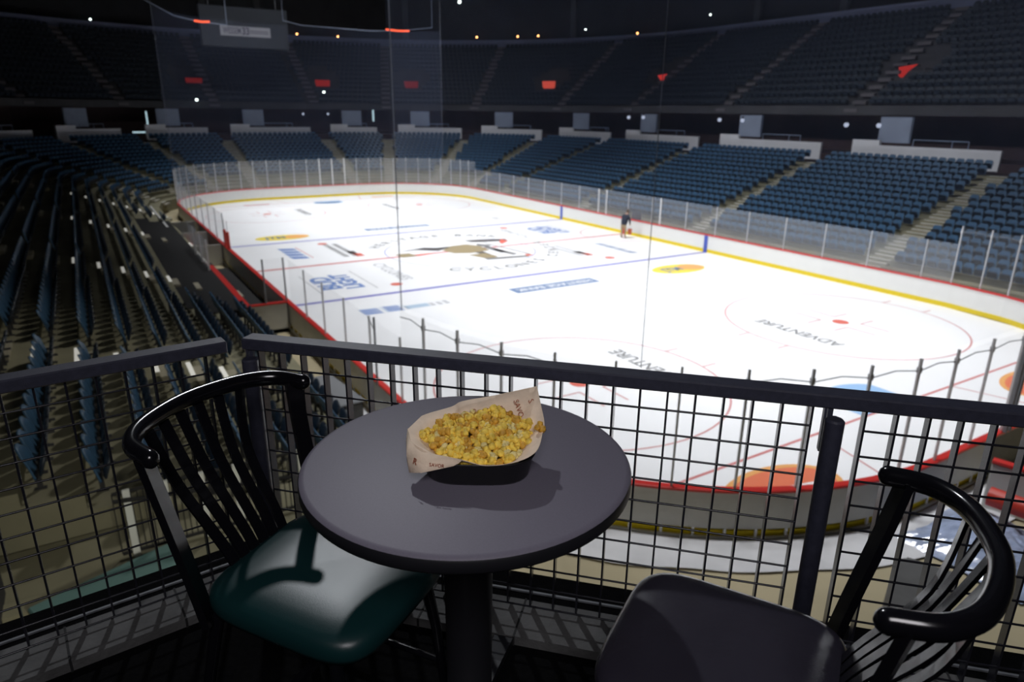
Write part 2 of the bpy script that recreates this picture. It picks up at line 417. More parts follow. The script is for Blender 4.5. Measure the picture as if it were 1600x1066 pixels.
def word_bars(x, y, L, W, n, m_):
    """small grey lettering rows along the ice"""
    def f(b, z):
        for r in range(n):
            yy = y+(r-(n-1)/2)*W; q = x-L/2
            rr = random.Random(int(x*100+y*10+r))
            while q < x+L/2:
                w = rr.uniform(.12, .26); b.quad((q, yy-W*.3, z), (q+w, yy-W*.3, z), (q+w*1.15, yy+W*.3, z), (q+w*.15, yy+W*.3, z)); q += w+.1
    paint('small_lettering', m_, f)
word_bars(3.6, 6.35, 4.2, .55, 2, M['p_grey']); paint('red_logo', M['p_dot'], lambda b, z: rect(b, 1.3, 2.2, 5.6, 6.1, z))
word_bars(-3.2, -5.8, 3.4, .5, 2, M['p_lgrey']); paint('red_logo', M['p_dot'], lambda b, z: rect(b, -5.0, -4.3, -6.4, -5.9, z)); paint('dark_logo', M['p_dark'], lambda b, z: rect(b, -4.3, -3.6, -6.3, -5.8, z))
paint('dark_logo', M['p_dark'], lambda b, z: rect(b, 2.2, 3.0, 5.75, 6.2, z))
ice_text('CYCLONES', -3.3, 5.85, .95, M['p_lgrey'], pi, .9)
ice_text('CYCLONES', 3.4, -6.2, .95, M['p_lgrey'], 0, .9)
blob_logo(-10.1, 9.5, .9, .9, M['p_beer'], M['p_lblue']); blob_logo(-10.1, 8.5, .9, .8, M['p_beer'], M['p_lblue'])
paint('logo_panel', M['p_lblue'], lambda b, z: rect(b, -10.5, -10.0, 6.9, 8.0, z)); word_bars(-10.25, 6.4, .5, .35, 3, M['p_lgrey'])
# centre logo: arcs of lettering and a generic swirl
def arc_text(body, r, a0, a1, size, flip):
    n = len(body)
    for i, ch in enumerate(body):
        if ch == ' ': continue
        a = a0+(a1-a0)*(i+.5)/n
        ice_text(ch, r*cos(a), r*sin(a), size, M['p_grey'], a+(pi/2 if flip else -pi/2), .95, bold=.02)
arc_text('HERITAGE BANK', 5.4, radians(55), radians(-55), .95, False)
arc_text('CYCLONES', 5.35, radians(145), radians(215), 1.0, True)
arc_text('CENTER', 5.7, radians(222), radians(275), .9, True)
def poly(b, pts, z): b.add([(x, y, z) for x, y in pts], [tuple(range(len(pts)))])
def lg(pts):                                       # logo frame: u = picture right, v = picture up on the ice
    U = Vector((-.50, -.866)); V = Vector((.866, -.5))
    return [tuple(Vector((-.55, .0))+U*u+V*(v*1.5)) for u, v in pts]
paint('logo_swirl', M['p_dark'], lambda b, z: [poly(b, lg([(-4.0, -.1), (-2.6, .9), (-.8, .8), (.2, 1.6), (-.9, 1.2), (-1.6, .2), (-3.0, .35)]), z),
     poly(b, lg([(-.2, 2.6), (1.0, 2.9), (2.5, 3.1), (2.7, 2.6), (1.2, 2.3), (.3, 2.2)]), z), poly(b, lg([(.9, .4), (2.0, -.9), (1.3, -.6), (.4, .1)]), z)])
paint('logo_tan', M['p_tan'], lambda b, z: [poly(b, lg([(-1.4, .3), (-.9, 1.3), (0., 1.7), (.9, 1.3), (1.5, .4), (.4, -.2), (-.6, -.3)]), z+.002), poly(b, lg([(.2, -.6), (1.2, -.2), (2.0, -.8), (1.6, -1.4)]), z+.002),
     poly(b, lg([(-4.1, -.6), (-3.3, -.3), (-2.7, -.9), (-3.5, -1.2)]), z+.002)])
paint('logo_stroke', M['p_grey'], lambda b, z: [poly(b, lg(q), z+.004) for q in ([(1.0, 2.2), (3.9, -.2), (4.0, -.45), (1.3, 1.8)], [(1.2, -1.2), (3.9, -.55), (3.8, -.9), (1.4, -1.5)], [(1.4, 1.3), (2.6, .1), (2.2, -.1), (1.1, 1.0)],
     [(1.9, .8), (3.2, -.3), (2.9, -.5), (1.7, .5)], [(.6, 1.9), (1.6, 1.5), (1.3, 1.1), (.7, 1.4)])])
paint('logo_red', M['p_dot'], lambda b, z: [poly(b, lg(q), z+.006) for q in ([(2.2, 3.0), (2.7, 2.6), (2.3, 1.8), (2.1, 2.2)], [(3.6, -.3), (4.2, -.5), (3.7, -.75)], [(-2.9, -.6), (-1.7, -.1), (-2.0, -.5), (-2.7, -.9)])])
# adverts behind the goals
for cx, cy in ((-28.6, 6.6), (-28.5, -6.2)):
    paint('oval_advert', M['p_orangered'], lambda b, z: b.disc((cx, cy), 1.0, 1.75, z, 40), 'orange-red oval advert behind the near goal line')
    paint('oval_advert_rim', M['p_orange'], lambda b, z: ring(b, cx, cy, 0, 0, z, 0, .1, 1) or [b.add([(cx+(1.0-k)*cos(t), cy+(1.75-k)*sin(t), z+.002) for t in [2*pi*i/40 for i in range(40)] for k in (0, .16)],
          [(2*i, 2*((i+1) % 40), 2*((i+1) % 40)+1, 2*i+1) for i in range(40)])])
    paint('advert_mark', M['p_white'], lambda b, z: [poly(b, [(cx-.35, cy-1.1), (cx-.15, cy-1.2), (cx+.1, cy-.2), (cx-.2, cy+.1)], z+.004), poly(b, [(cx-.55, cy-.7), (cx-.4, cy+.9), (cx-.6, cy+1.0)], z+.004)])
for x0, y0, L, m_ in ((27.2, 6.2, 2.2, 'p_red'), (26.0, .2, 2.4, 'p_lblue'), (28.3, -6.0, 2.2, 'p_orange')):
    paint('small_advert', M[m_], lambda b, z: rect(b, x0-.25, x0+.25, y0-L/2, y0+L/2, z))
word_bars(10.4, -8.6, .6, .3, 2, M['p_grey'])

# ------------------------------------------------------------------ event floor around the ice
mb = MB(); mb.quad((-52, -36, -.03), (46, -36, -.03), (46, 34, -.03), (-52, 34, -.03))
tag(mb.build('floor', M['floor']), 'tan concrete event floor around the rink', 'floor', kind='structure')

# ------------------------------------------------------------------ dasher boards
boards = thing('dasher_boards', 'white dasher boards ringing the ice with red cap rail and yellow kick strip', 'rink boards')
usb = uline(0, PER, 2.4, .45)
b = MB(); strip(b, usb, [(0, .21), (0, 1.04)]); b.build('inner_panel', M['board'], boards)
b = MB(); strip(b, usb, [(-.012, 0.), (-.012, .215), (.0, .215)]); b.build('kick_strip', M['kick'], boards)
GA, GB = U_NE+CY-1.9, U_NE+CY+1.9            # vehicle gate in the near end boards
b = MB()
strip(b, uline(0, GA, 2.4, .45), [(.13, 1.04), (.13, .22), (.10, .20)])
strip(b, uline(GB, PER, 2.4, .45), [(.13, 1.04), (.13, .22), (.10, .20)]); b.build('outer_panel', M['board_out'], boards)
b = MB(); strip(b, uline(GA, GB, 1, 1), [(.14, 1.04), (.14, .02), (.0, .02)]); b.build('gate_panel', M['board_dark'], boards)['label'] = 'dark vehicle gate in the near end boards'
b = MB(); strip(b, usb, [(-.03, 1.04), (-.03, 1.085), (-.01, 1.10), (.14, 1.10), (.16, 1.085), (.16, 1.04), (-.03, 1.04)]); b.build('cap_rail', M['cap'], boards)
b = MB(); strip(b, usb, [(.055, .0), (.055, .14), (.07, .14)]); b.build('rear_kick_sheet', M['kick'], boards)
b = MB()
s_ = 0.
while s_ < PER:
    x, y, nx, ny = loop(s_)
    R = Matrix.Translation((x+nx*.115, y+ny*.115, .11)) @ Matrix.Rotation(atan2(ny, nx), 4, 'Z')
    b.box((0, 0, 0), (.03, .05, .22), 0, R); s_ += .62
strip(b, usb, [(.10, .0), (.10, .035), (.16, .035), (.16, 0)]); b.build('support_frame', M['alu_w'], boards)
for x in (-7.62, 7.62):
    for sy in (-1, 1):
        b = MB(); b.quad((x-.15, sy*(HW-.016), 0), (x+.15, sy*(HW-.016), 0), (x+.15, sy*(HW-.016), 1.04), (x-.15, sy*(HW-.016), 1.04)); b.build('blue_stripe', M['stripe_blue'], boards)
for sy in (-1, 1):
    b = MB(); b.quad((-.15, sy*(HW-.016), 0), (.15, sy*(HW-.016), 0), (.15, sy*(HW-.016), 1.04), (-.15, sy*(HW-.016), 1.04)); b.build('red_stripe', M['cap'], boards)

# ------------------------------------------------------------------ rink glass: one thing per pane with its post
def pane(s0, s1, h, d, label, group, end, white=False):
    x0, y0, nx, ny = loop(s0); x1, y1, mx_, my_ = loop(s1)
    A = Vector((x0+nx*d, y0+ny*d, 1.10)); B = Vector((x1+mx_*d, y1+my_*d, 1.10))
    t = thing('glass_panel', label, 'rink glass', A, 0, group)
    q = B-A; n = Vector((nx, ny, 0)); D = q.normalized()
    H = h-1.10
    b = MB(); a0 = D*.03; a1 = q-D*.05
    b.quad(tuple(a0), tuple(a1), tuple(a1+Vector((0, 0, H))), tuple(a0+Vector((0, 0, H))))
    b.build('pane', M['glass_far'] if 'far end' in group else (M['glass_end'] if end or 'before' in group else M['glass']), t)
    ang = atan2(ny, nx)
    b = MB(); RM = Matrix.Rotation(ang, 4, 'Z')
    w = .085 if white else (.045 if end else .04)
    b.box((0, 0, (H+(.06 if end else .0))/2), (.05, w, H+(.06 if end else 0)), 0, RM)
    if end: b.box((0, 0, H-.18), (.075, .075, .12), 0, RM)
    b.build('post', M['alu_w'] if white else M['alu'], t)
    if end:
        b = MB(); pts = [Vector((0, 0, H-.2)), q*.5+Vector((0, 0, H-.13)), q-D*.06+Vector((0, 0, H-.2))]
        b.tube(pts, .012, 5); b.build('strap', M['strap'], t)
    return t
# far half and right side
us_far = []
def gl_run(a, b_, step): 
    n = max(1, round((b_-a)/step)); return [(a+(b_-a)*i/n, a+(b_-a)*(i+1)/n) for i in range(n)]
XW = {'a': (-3.4, -2.65), 'b': (2.2, 3.1)}
S = lambda x: CX+x                       # left side x -> s
SR = lambda x: U_RS+(CX-x)               # right side x -> s
cnt = 0
def run(a, b_, step, h, end, word, grp, white=()):
    for i, (p, q) in enumerate(gl_run(a, b_, step)):
        pane(p, q, h, .07, f'clear glass panel {word}, {ORD[min(i, 34)]} along', grp, end, i in white)
run(S(2.3), S(CX), 2.35, 2.82, False, 'on the left boards beyond the benches, from the red-padded posts', 'side glass beyond the benches')
run(S(-CX)+.0, S(-11.2), 2.2, 2.82, False, 'on the left boards nearest the deck, from the near corner', 'side glass before the benches')
run(U_FC, U_RS, 1.24, 3.55, True, 'around the far end, from the bench-side corner', 'far end glass', white=(15, 16, 17))
xr = [CX, 19.8, 17.4, 15.0, 12.6, 10.2, 7.8, 5.45, 3.1, 2.2, -.2, -2.65, -3.4, -5.73, -8.2, -10.6, -13.1, -15.5, -17.95, -20.6, -CX]
for i in range(len(xr)-1):
    pane(SR(xr[i]), SR(xr[i+1]), 2.82, .07, f'clear glass panel on the right boards, {ORD[i]} from the far corner', 'right side glass', False, xr[i] in (3.1, 2.2, -2.65, -3.4))
run(U_RE, U_NE, 1.24, 3.55, True, 'around the near right corner, from the right boards', 'near corner glass')
run(U_NE, U_NE+CY-1.55, 1.2, 3.55, True, 'on the near end right of the vehicle gate', 'near end glass')
run(U_NE+CY-1.55, U_NE+CY+1.55, 3.1, 3.62, True, 'over the dark vehicle gate between thick double posts', 'gate glass')
run(U_NE+CY+1.55, U_NL, 1.2, 3.55, True, 'on the near end left of the vehicle gate', 'near end glass left of the gate')
run(U_NL, PER, 1.24, 3.55, True, 'around the near left corner, from the end boards', 'near left corner glass')

# posts with red padding where the bench glass ends, thick gate posts
for i, x in enumerate((1.2, 2.1)):
    t = thing('padded_post', ['red-padded steel post at the bench end, nearer of the pair', 'red-padded steel post at the bench end, farther of the pair'][i], 'post', (x, HW+.07, 1.10), 0, 'red-padded posts at the bench end')
    b = MB(); b.bbox((0, 0, .45), (.14, .14, .9), .03); b.build('pad', M['red_pad'], t)
    b = MB(); b.tube([(0, 0, .85), (0, 0, 1.45)], .02, 8); b.build('rod', M['alu'], t)
for i, y in enumerate((1.42, 1.62)):
    b = MB(); b.bbox((0, 0, 1.27), (.09, .07, 2.54), .015); b.box((0, 0, 2.5), (.12, .1, .14))
    tag(b.build('gate_post', M['strap'], None, (-HL-.18, y, 1.10)), ['tall dark glass post at the vehicle gate, inner of the pair', 'tall dark glass post at the vehicle gate, outer of the pair'][i], 'post', 'dark posts at the vehicle gate')
b = MB(); b.tube([(0, 0, 0), (0, 0, 1.9)], .03, 8); b.tube([(0, 0, 1.45), (-.05, .0, 1.5), (.75, -.1, 1.72)], .015, 6)
tag(b.build('bracket_post', M['strap'], None, (-20.59, HW+.22, 1.10)), 'thin grey glass post with a side bracket near the left corner', 'post')

# ------------------------------------------------------------------ players bench on the left boards
t = thing('player_bench', 'open player bench box with red capped walls beside the left boards', 'bench', (-5, 13.8, 0))
b = MB(); b.box((0, .06, .05), (12.2, 1.36, .16)); b.build('bench_floor', M['black'], t)
b = MB(); b.box((-6.05, .09, .56), (.10, 1.42, 1.12)); b.build('end_wall', M['board_out'], t)
b = MB(); b.box((.0, .80, .55), (12.2, .10, 1.10)); b.build('rear_wall', M['board_out'], t)
b = MB(); b.box((-6.05, .10, 1.15), (.16, 1.52, .06)); b.build('end_cap', M['cap'], t)
b = MB(); b.box((-2.0, .80, 1.13), (8.2, .26, .06)); b.build('rear_cap', M['cap'], t)
b = MB(); b.box((0, .42, .52), (11.6, .34, .06)); [b.box((x, .42, .3), (.06, .3, .42)) for x in (-5.4, -2.7, 0, 2.7, 5.4)]; b.build('seat_board', M['seat_metal'], t)
for i in range(3):
    g = thing('bench_glass', f'tall glass sheet with pale posts behind the player bench, {ORD[i]} from the near end', 'rink glass', (-4.0+i*2.0, 14.80, 1.05), 0, 'glass behind the bench')
    b = MB(); b.quad((0, 0, 0), (1.93, 0, 0), (1.93, 0, 1.5), (0, 0, 1.5)); b.build('pane', M['glass'], g)
    b = MB(); b.box((0, 0, .75), (.07, .07, 1.5)); b.build('post', M['alu_w'], g)
g = thing('bench_glass', 'narrow glass sheet between two posts on the near bench wall', 'rink glass', (-11.05, HW+.2, 1.19), 0)
b = MB(); b.quad((0, 0, 0), (0, .75, 0), (0, .75, 1.65), (0, 0, 1.65)); b.build('pane', M['glass_end'], g)
for y in (0, .75): b = MB(); b.box((0, y, .83), (.05, .05, 1.66)); b.build('post', M['strap'], g)
# penalty area further along and the white wall behind it
t = thing('penalty_box', 'far bench box with red interior behind the left boards', 'bench', (7.5, 13.85, 0))
b = MB(); b.box((0, .05, .05), (9.4, 1.36, .16)); b.build('box_floor', M['black'], t)
for x in (-4.7, 0, 4.7): b = MB(); b.box((x, .04, .55), (.1, 1.40, 1.1)); b.build('divider', M['board_out'], t)
b = MB(); b.box((-1.5, .45, .5), (5.8, .36, .08)); b.build('seat_board', M['red_pad'], t)
b = MB(); b.box((0, .8, .5), (9.4, .1, 1.0)); b.build('rear_wall', M['concrete_g'], t)
b = MB(); b.bbox((0, 0, .6), (11, .12, 1.2), .02); tag(b.build('white_partition', M['alu_w'], None, (15.3, 15.05, 0)), 'long white partition wall behind the far left boards', 'partition')

# ------------------------------------------------------------------ seating bowl
NR = 16
RD, RZ0, RH, D0 = .765, .86, .264, 1.45
dk = lambda k: D0+RD*k
zk = lambda k: RZ0+RH*k
AISLE_LOW = [2.75, 14.75, 26.75, 38.95, 47.2, 50.6, 53.8, 56.93, U_FR+.37, U_FR+3.2, U_FR+6.85, U_FR+10.57, SR(19.5), SR(7.2), SR(-5.1), SR(-17.3), SR(-29.4)]
U0, U1 = -4.3, SR(-33.)
def in_aisle(u, d, half=.62):
    for a in AISLE_LOW:
        if abs(u-a)*scl(a, d) < half: return True
    return False
def first_row(u):
    if u < 10.4: return 0
    if u < 34: return 3
    if U_FC-8 < u < U_FE-4: return 1
    if U_FE-4 <= u < U_RS-2: return 3
    return 0
def stand_strip(mb_, us, prof, mi=0, closed=False): strip(mb_, us, prof, mi, False, lambda u, d: stand(u, d), False, closed)
for nm, a, c, lab in (('terrace_left', U0, U_FC, 'stepped concrete seating terrace on the left of the rink'), ('terrace_far', U_FC, U_RS, 'stepped concrete seating terrace behind the far end'), ('terrace_right', U_RS, U1, 'stepped concrete seating terrace on the right of the rink')):
    b = MB(); us = uline(a, c, 2.5, .6 if a else 1)
    k0 = 0
    prof = [(D0+(1.0 if nm == 'terrace_left' else 0)*0, 0)]
    for k in range(NR): prof += [(dk(k), zk(k)), (dk(k+1), zk(k))]
    stand_strip(b, us, prof)
    if nm == 'terrace_left':                       # closed end facing the deck
        pts = [(*stand(a, d)[:2], z) for d, z in prof]+[(*stand(a, dk(NR))[:2], 0)]
        b.add(pts, [tuple(range(len(pts)))])
    tag(b.build(nm, M['concrete']), lab, 'terrace', kind='structure')

# stairs in the aisles
for i, ua in enumerate(AISLE_LOW):
    b = MB(); bn = MB()
    for k in range(NR):
        for j in (0, 1):
            d = dk(k)+(.0 if j == 0 else -.30); z = zk(k)-(RH/2 if j else 0)
            x, y, nx, ny = stand(ua, d)
            R = Matrix.Translation((x, y, z)) @ Matrix.Rotation(atan2(ny, nx)-pi/2, 4, 'Z')
            if j == 1: b.box((0, .15, -RH/4+.002), (1.16, .30, RH/2), 0, R)
            
            if i > 3 or j == 0: bn.box((0, .035, .006), (1.12, .085 if i > 3 else .11, .016), 0, R)
    st = b.build('stair_flight', M['step'])
    where = 'left' if i < 4 else ('right' if i > 11 else 'far')
    tag(st, f'aisle stairs with pale step edges through the {where} stand, {ORD[i if i < 4 else (i-4 if i < 12 else i-12)]} from the {"deck" if i < 4 else ("left" if i < 12 else "far corner")}', 'stairs', 'aisle stairs', 'structure')
    bn.build('step_edges', M['nosing'] if i > 3 else M['nosing_led'], st)

b = MB(); us = uline(10.6, 34.5, 2, 1); stand_strip(b, us, [(1.75, -.02), (1.75, 1.17), (D0+2*RD-.02, 1.17), (D0+2*RD-.02, zk(2)+.03), (D0+3*RD+.02, zk(2)+.03)]); b.box((-CX+10.6-.02, HW+2.35, .575), (.04, 1.2, 1.15))
tag(b.build('walkway', M['black']), 'dark covered walkway behind the player benches', 'walkway', kind='structure')
# --- seats
def seat_parts(detail):
    """verts/faces of back and pan, +Y towards the ice, origin on the tread under the seat"""
    if not detail:
        bk = MB(); 
        def prism(y0, z0, y1, z1, w0, w1, t, mi):
            dy, dz = y1-y0, z1-z0; l = hypot(dy, dz); ny_, nz_ = -dz/l*t, dy/l*t
            zz = .78
            ym, zm = y0+dy*zz, z0+dz*zz
            pr = [(-w0, y0, z0), (w0, y0, z0), (w0, ym, zm), (w1, y1, z1), (-w1, y1, z1), (-w0, ym, zm)]
            vs = pr+[(x, y+ny_, z+nz_) for x, y, z in pr]
            fs = [(0, 1, 2, 3, 4, 5), (11, 10, 9, 8, 7, 6)]+[(i, i+6, (i+1) % 6+6, (i+1) % 6) for i in range(6)]
            bk.add(vs, fs, mi)
        prism(-.02, .36, -.13, .86, .235, .16, .045, 0)
        prism(.03, .40, .13, .66, .21, .15, .06, 1)
        return bk
def seat_back_mesh():
    b = MB(); n, m = 8, 7
    rings = []
    for s_ in (0, 1):
        g = []
        for i in range(n+1):
            t = i/n; z = .34+.52*t; w = .24*(1-.25*max(0, t-.72)**2/.078*1.3) if t > .72 else .24-.02*(1-t)
            for j in range(m+1):
                q = j/m*2-1; x = q*w; yy = -.02-.10*t-.04*t*t+.035*q*q*1.0-(.028 if s_ else 0)
                zz = z-(.07*q**4 if t > .7 else 0)*((t-.7)/.3 if t > .7 else 0)
                g.append((x, yy, zz))
        rings.append(g)
    vs = rings[0]+rings[1]; N = (n+1)*(m+1); fs = []
    for i in range(n):
        for j in range(m):
            a = i*(m+1)+j; fs.append((a, a+1, a+m+2, a+m+1)); fs.append((N+a, N+a+m+1, N+a+m+2, N+a+1))
    edge = [j for j in range(m+1)]+[i*(m+1)+m for i in range(1, n+1)]+[n*(m+1)+j for j in range(m-1, -1, -1)]+[i*(m+1) for i in range(n-1, 0, -1)]
    for i in range(len(edge)): a, c = edge[i], edge[(i+1) % len(edge)]; fs.append((a, a+N, c+N, c))
    b.add(vs, fs, 0, True); return b
def seat_pan_mesh():
    b = MB(); rings = []
    for t, w, th in ((0, .15, .02), (.06, .20, .05), (.5, .215, .075), (.85, .20, .06), (.97, .15, .04), (1, .09, .02)):
        z = .40+.36*t; y = .035+.11*t
        rings.append([(x*w, y+s*th/2+.02, z-(abs(x)**3)*.02) for x, s in ((-1, -.6), (-.6, -1), (.6, -1), (1, -.6), (1, .6), (.6, 1), (-.6, 1), (-1, .6))])
    b.loft(rings, 0, True, True, True); return b
def seat_leg_mesh():
    b = MB(); b.box((-.25, -.02, .22), (.035, .07, .44)); b.box((-.25, .06, .44), (.03, .30, .04)); b.box((-.25, -.02, .01), (.07, .16, .02)); b.box((0, .0, .36), (.48, .03, .03)); return b

slots = []                                         # (dist, x, y, z, ang, k, u)
def add_rows(u_from, u_to, krange, dfun, zfun, pitch=.53, lowskip=True, half=.70, setback=.53):
    for k in krange:
        d = dfun(k)+setback; u = u_from+.3
        while u < u_to-.25:
            if lowskip and k < first_row(u): u += .5; continue
            st = pitch/scl(u, d)
            if not in_aisle(u, d, half):
                x, y, nx, ny = stand(u, d)
                slots.append((hypot(x-CAM.x, y-CAM.y), x, y, zfun(k), atan2(-ny, -nx)-pi/2, k, u))
            u += st
add_rows(U0, U1, range(NR), dk, zk)
# the seats that show largest: left stand nearest the deck
LEFT = [s for s in slots if s[6] < 26 and s[2] < 24.6 and s[1] > -26.4]
LEFT.sort(key=lambda s: s[0]); near = LEFT[:300]; near_set = set((s[1], s[2]) for s in near)
proto = thing('stadium_seat', '', 'seat', (0, 0, 0), 0, 'folding seats of the left stand nearest the deck')
seat_back_mesh().build('backrest', M['seat_blue'], proto)
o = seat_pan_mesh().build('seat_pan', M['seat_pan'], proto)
seat_leg_mesh().build('leg', M['seat_metal'], proto)
bysec = {}
for s_ in near:
    sec = sum(1 for a in AISLE_LOW[:4] if s_[6] > a); bysec.setdefault((sec, s_[5]), []).append(s_)
first = True
secname = ['short block by the fence', 'second block', 'third block', 'fourth block']
for (sec, k), lst in sorted(bysec.items()):
    lst.sort(key=lambda s: s[6])
    for i, s_ in enumerate(lst):
        o = proto if first else copy_tree(proto); first = False
        o.location = (s_[1], s_[2], s_[3]); o.rotation_euler = (0, 0, s_[4])
        o['label'] = f'blue folding seat, {ORD[i]} from the deck end, {ORD[k]} row up, {secname[sec]}'
rest = [s for s in slots if (s[1], s[2]) not in near_set]
slots.clear()
# upper deck rows
UD0, UDD, UZ0, UZH, NU = 16.6, .875, 8.55, .545, 15
ud = lambda k: UD0+UDD*k
uz = lambda k: UZ0+UZH*k
add_rows(-2, SR(-31), range(NU-1), ud, uz, .56, False, .62, .5)
VOMP = [(51.34, 6.83), (51.61, -7.81), (48.47, -18.37), (35.74, -31.06), (20.45, -35.29), (-5.94, -34.62)]
rest += [s for s in slots if all(hypot(s[1]-a, s[2]-c) > 2.3 for a, c in VOMP)]
tmpl = seat_parts(False)
b = MB()
for s_ in rest:
    R = Matrix.Translation((s_[1], s_[2], s_[3])) @ Matrix.Rotation(s_[4], 4, 'Z')
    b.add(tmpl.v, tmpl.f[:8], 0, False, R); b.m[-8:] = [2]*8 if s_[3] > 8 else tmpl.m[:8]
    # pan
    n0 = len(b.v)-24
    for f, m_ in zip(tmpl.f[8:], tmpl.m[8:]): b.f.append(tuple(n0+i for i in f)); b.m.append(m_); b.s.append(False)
tag(b.build('stadium_seating', [M['seat_blue'], M['seat_pan'], M['seat_up_dim']]), 'rows upon rows of dark blue folding seats filling the rest of the arena bowl', 'seats', kind='stuff')

# ------------------------------------------------------------------ concourse level, parapets, upper deck
DT = 15.36; ZT = 5.42                     # back of the lower bowl
b = MB(); usw = uline(-3, U1, 2.5, .8)
stand_strip(b, usw, [(dk(NR)+.0, zk(NR-1)+.01), (DT, zk(NR-1)+.01), (DT, ZT), (DT+5.5, ZT), (DT+5.5, 8.5)])
tag(b.build('concourse_wall', M['maroon']), 'dark concourse wall and floor behind the lower seats', 'wall', kind='structure')
ais = [a for a in AISLE_LOW]
edges = [-3]+ais+[U1]
for i in range(len(edges)-1):
    h0 = 1.25/scl(edges[i], DT); h1 = 1.25/scl(edges[i+1], DT)
    a, c = edges[i]+(h0 if i else 0), edges[i+1]-h1
    if c-a < .15: continue
    # low white parapet with a raised end beside the opening
    b = MB(); us = uline(a, c, 2.5, .5)
    stand_strip(b, us, [(DT-.12, ZT-.5), (DT-.12, ZT+.72), (DT+.06, ZT+.72), (DT+.06, ZT-.5), (DT-.12, ZT-.5)])
    st = a+min(2.0/scl(a, DT), (c-a)*.4)
    us2 = uline(a, st, 2.5, .4)
    stand_strip(b, us2, [(DT-.13, ZT+.4), (DT-.13, ZT+1.05), (DT+.07, ZT+1.05), (DT+.07, ZT+.4)])
    for u in (a, st):
        q = [(*stand(u, d)[:2], z) for d, z in ((DT-.13, ZT+.4), (DT-.13, ZT+1.05), (DT+.07, ZT+1.05), (DT+.07, ZT+.4))]; b.add(q, [(0, 1, 2, 3)])
    for u in (a, c):
        q = [(*stand(u, d)[:2], z) for d, z in ((DT-.12, ZT-.5), (DT-.12, ZT+.72), (DT+.06, ZT+.72), (DT+.06, ZT-.5))]; b.add(q, [(0, 1, 2, 3)])
    sd = 'left' if c < U_FC else ('far end' if c < U_RS else 'right')
    tag(b.build('parapet_wall', M['parapet']), f'low white parapet at the top of the {sd} lower seats, {ORD[i]} round the bowl', 'wall', 'white parapets', 'structure')
    # blue-grey panel beside the opening with a small light on it
    k_ = 1/scl(a, DT)
    b = MB(); us3 = uline(a+1.5*k_, min(c, a+3.7*k_), 2.5, .4)
    stand_strip(b, us3, [(DT+.4, ZT+.9), (DT+.4, 8.0), (DT+.6, 8.0), (DT+.6, ZT+.9)])
    tag(b.build('vomitory_panel', M['panel_bg']), f'blue-grey wall panel beside a concourse opening, {ORD[i]} round the bowl', 'wall panel', 'concourse wall panels', 'structure')
    # handrail in the middle
    m0, m1 = a+(c-a)*.42, a+(c-a)*.78
    b = MB(); us4 = uline(m0, m1, 2.5, .5)
    pts = [(*stand(u, DT+.3)[:2], ZT+1.15) for u in us4]
    if len(pts) > 1:
        b.tube(pts, .035, 6)
        for p in (pts[0], pts[len(pts)//2], pts[-1]): b.tube([(p[0], p[1], ZT), p], .025, 6)
        tag(b.build('handrail', M['panel_bg']), f'thin metal handrail above the white parapet, {ORD[i]} round the bowl', 'handrail', 'concourse handrails')
# underside, fascia, terrace of the upper deck
b = MB(); us = uline(-3, U1, 2.5, .8)
prof = [(DT+5.6, 8.1), (UD0-.25, 8.1), (UD0-.25, 8.75), (UD0-.1, 8.75), (UD0-.1, UZ0)]
for k in range(NU): prof += [(ud(k), uz(k)), (ud(k+1), uz(k))]
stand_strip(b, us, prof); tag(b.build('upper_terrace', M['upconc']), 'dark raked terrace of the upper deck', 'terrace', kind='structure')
UDT, UZT = ud(NU), uz(NU-1)
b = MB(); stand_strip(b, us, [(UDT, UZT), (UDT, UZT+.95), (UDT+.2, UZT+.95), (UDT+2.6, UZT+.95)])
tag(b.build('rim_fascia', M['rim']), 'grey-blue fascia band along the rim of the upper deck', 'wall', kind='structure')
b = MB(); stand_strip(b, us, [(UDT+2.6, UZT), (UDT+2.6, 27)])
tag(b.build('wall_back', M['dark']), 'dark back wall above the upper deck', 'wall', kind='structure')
b = MB(); b.quad((-62, -60, 27), (-62, 60, 27), (75, 60, 27), (75, -60, 27)); tag(b.build('ceiling', M['ceil']), 'dark arena roof', 'ceiling', kind='structure')
b = MB(); b.box((-62, 0, 13), (.3, 120, 30)); b.box((0, 60, 13), (140, .3, 30)); tag(b.build('wall_near', M['dark']), 'dark wall behind the near end of the hall', 'wall', kind='structure')
# rim columns
for i, u in enumerate([46, 52, 58.5, 65, 70, 75, SR(17), SR(7), SR(-3), SR(-13)]):
    x, y, nx, ny = stand(u, UDT+1.5)
    b = MB(); b.box((0, 0, (27-UZT)/2), (.7, .5, 27-UZT)); tag(b.build('rim_column', M['upconc'], None, (x, y, UZT), atan2(ny, nx)-pi/2), f'dark column behind the upper deck rim, {ORD[i]} from the left', 'column', 'rim columns', 'structure')
# pale aisle strips on the upper deck
for i, u in enumerate(AISLE_LOW[2:]):
    b = MB()
    for k in range(NU):
        x, y, nx, ny = stand(u, ud(k)); R = Matrix.Translation((x, y, uz(k))) @ Matrix.Rotation(atan2(ny, nx)-pi/2, 4, 'Z')
        b.box((0, .03, .005), (1.0, .08, .02), 0, R); b.box((0, -.16, -UZH/4), (1.05, .32, UZH/2-.02), 0, R)
    tag(b.build('upper_stair', M['upstep']), f'dim aisle stairs of the upper deck, {ORD[i]} from the left', 'stairs', 'upper aisle stairs', 'structure')
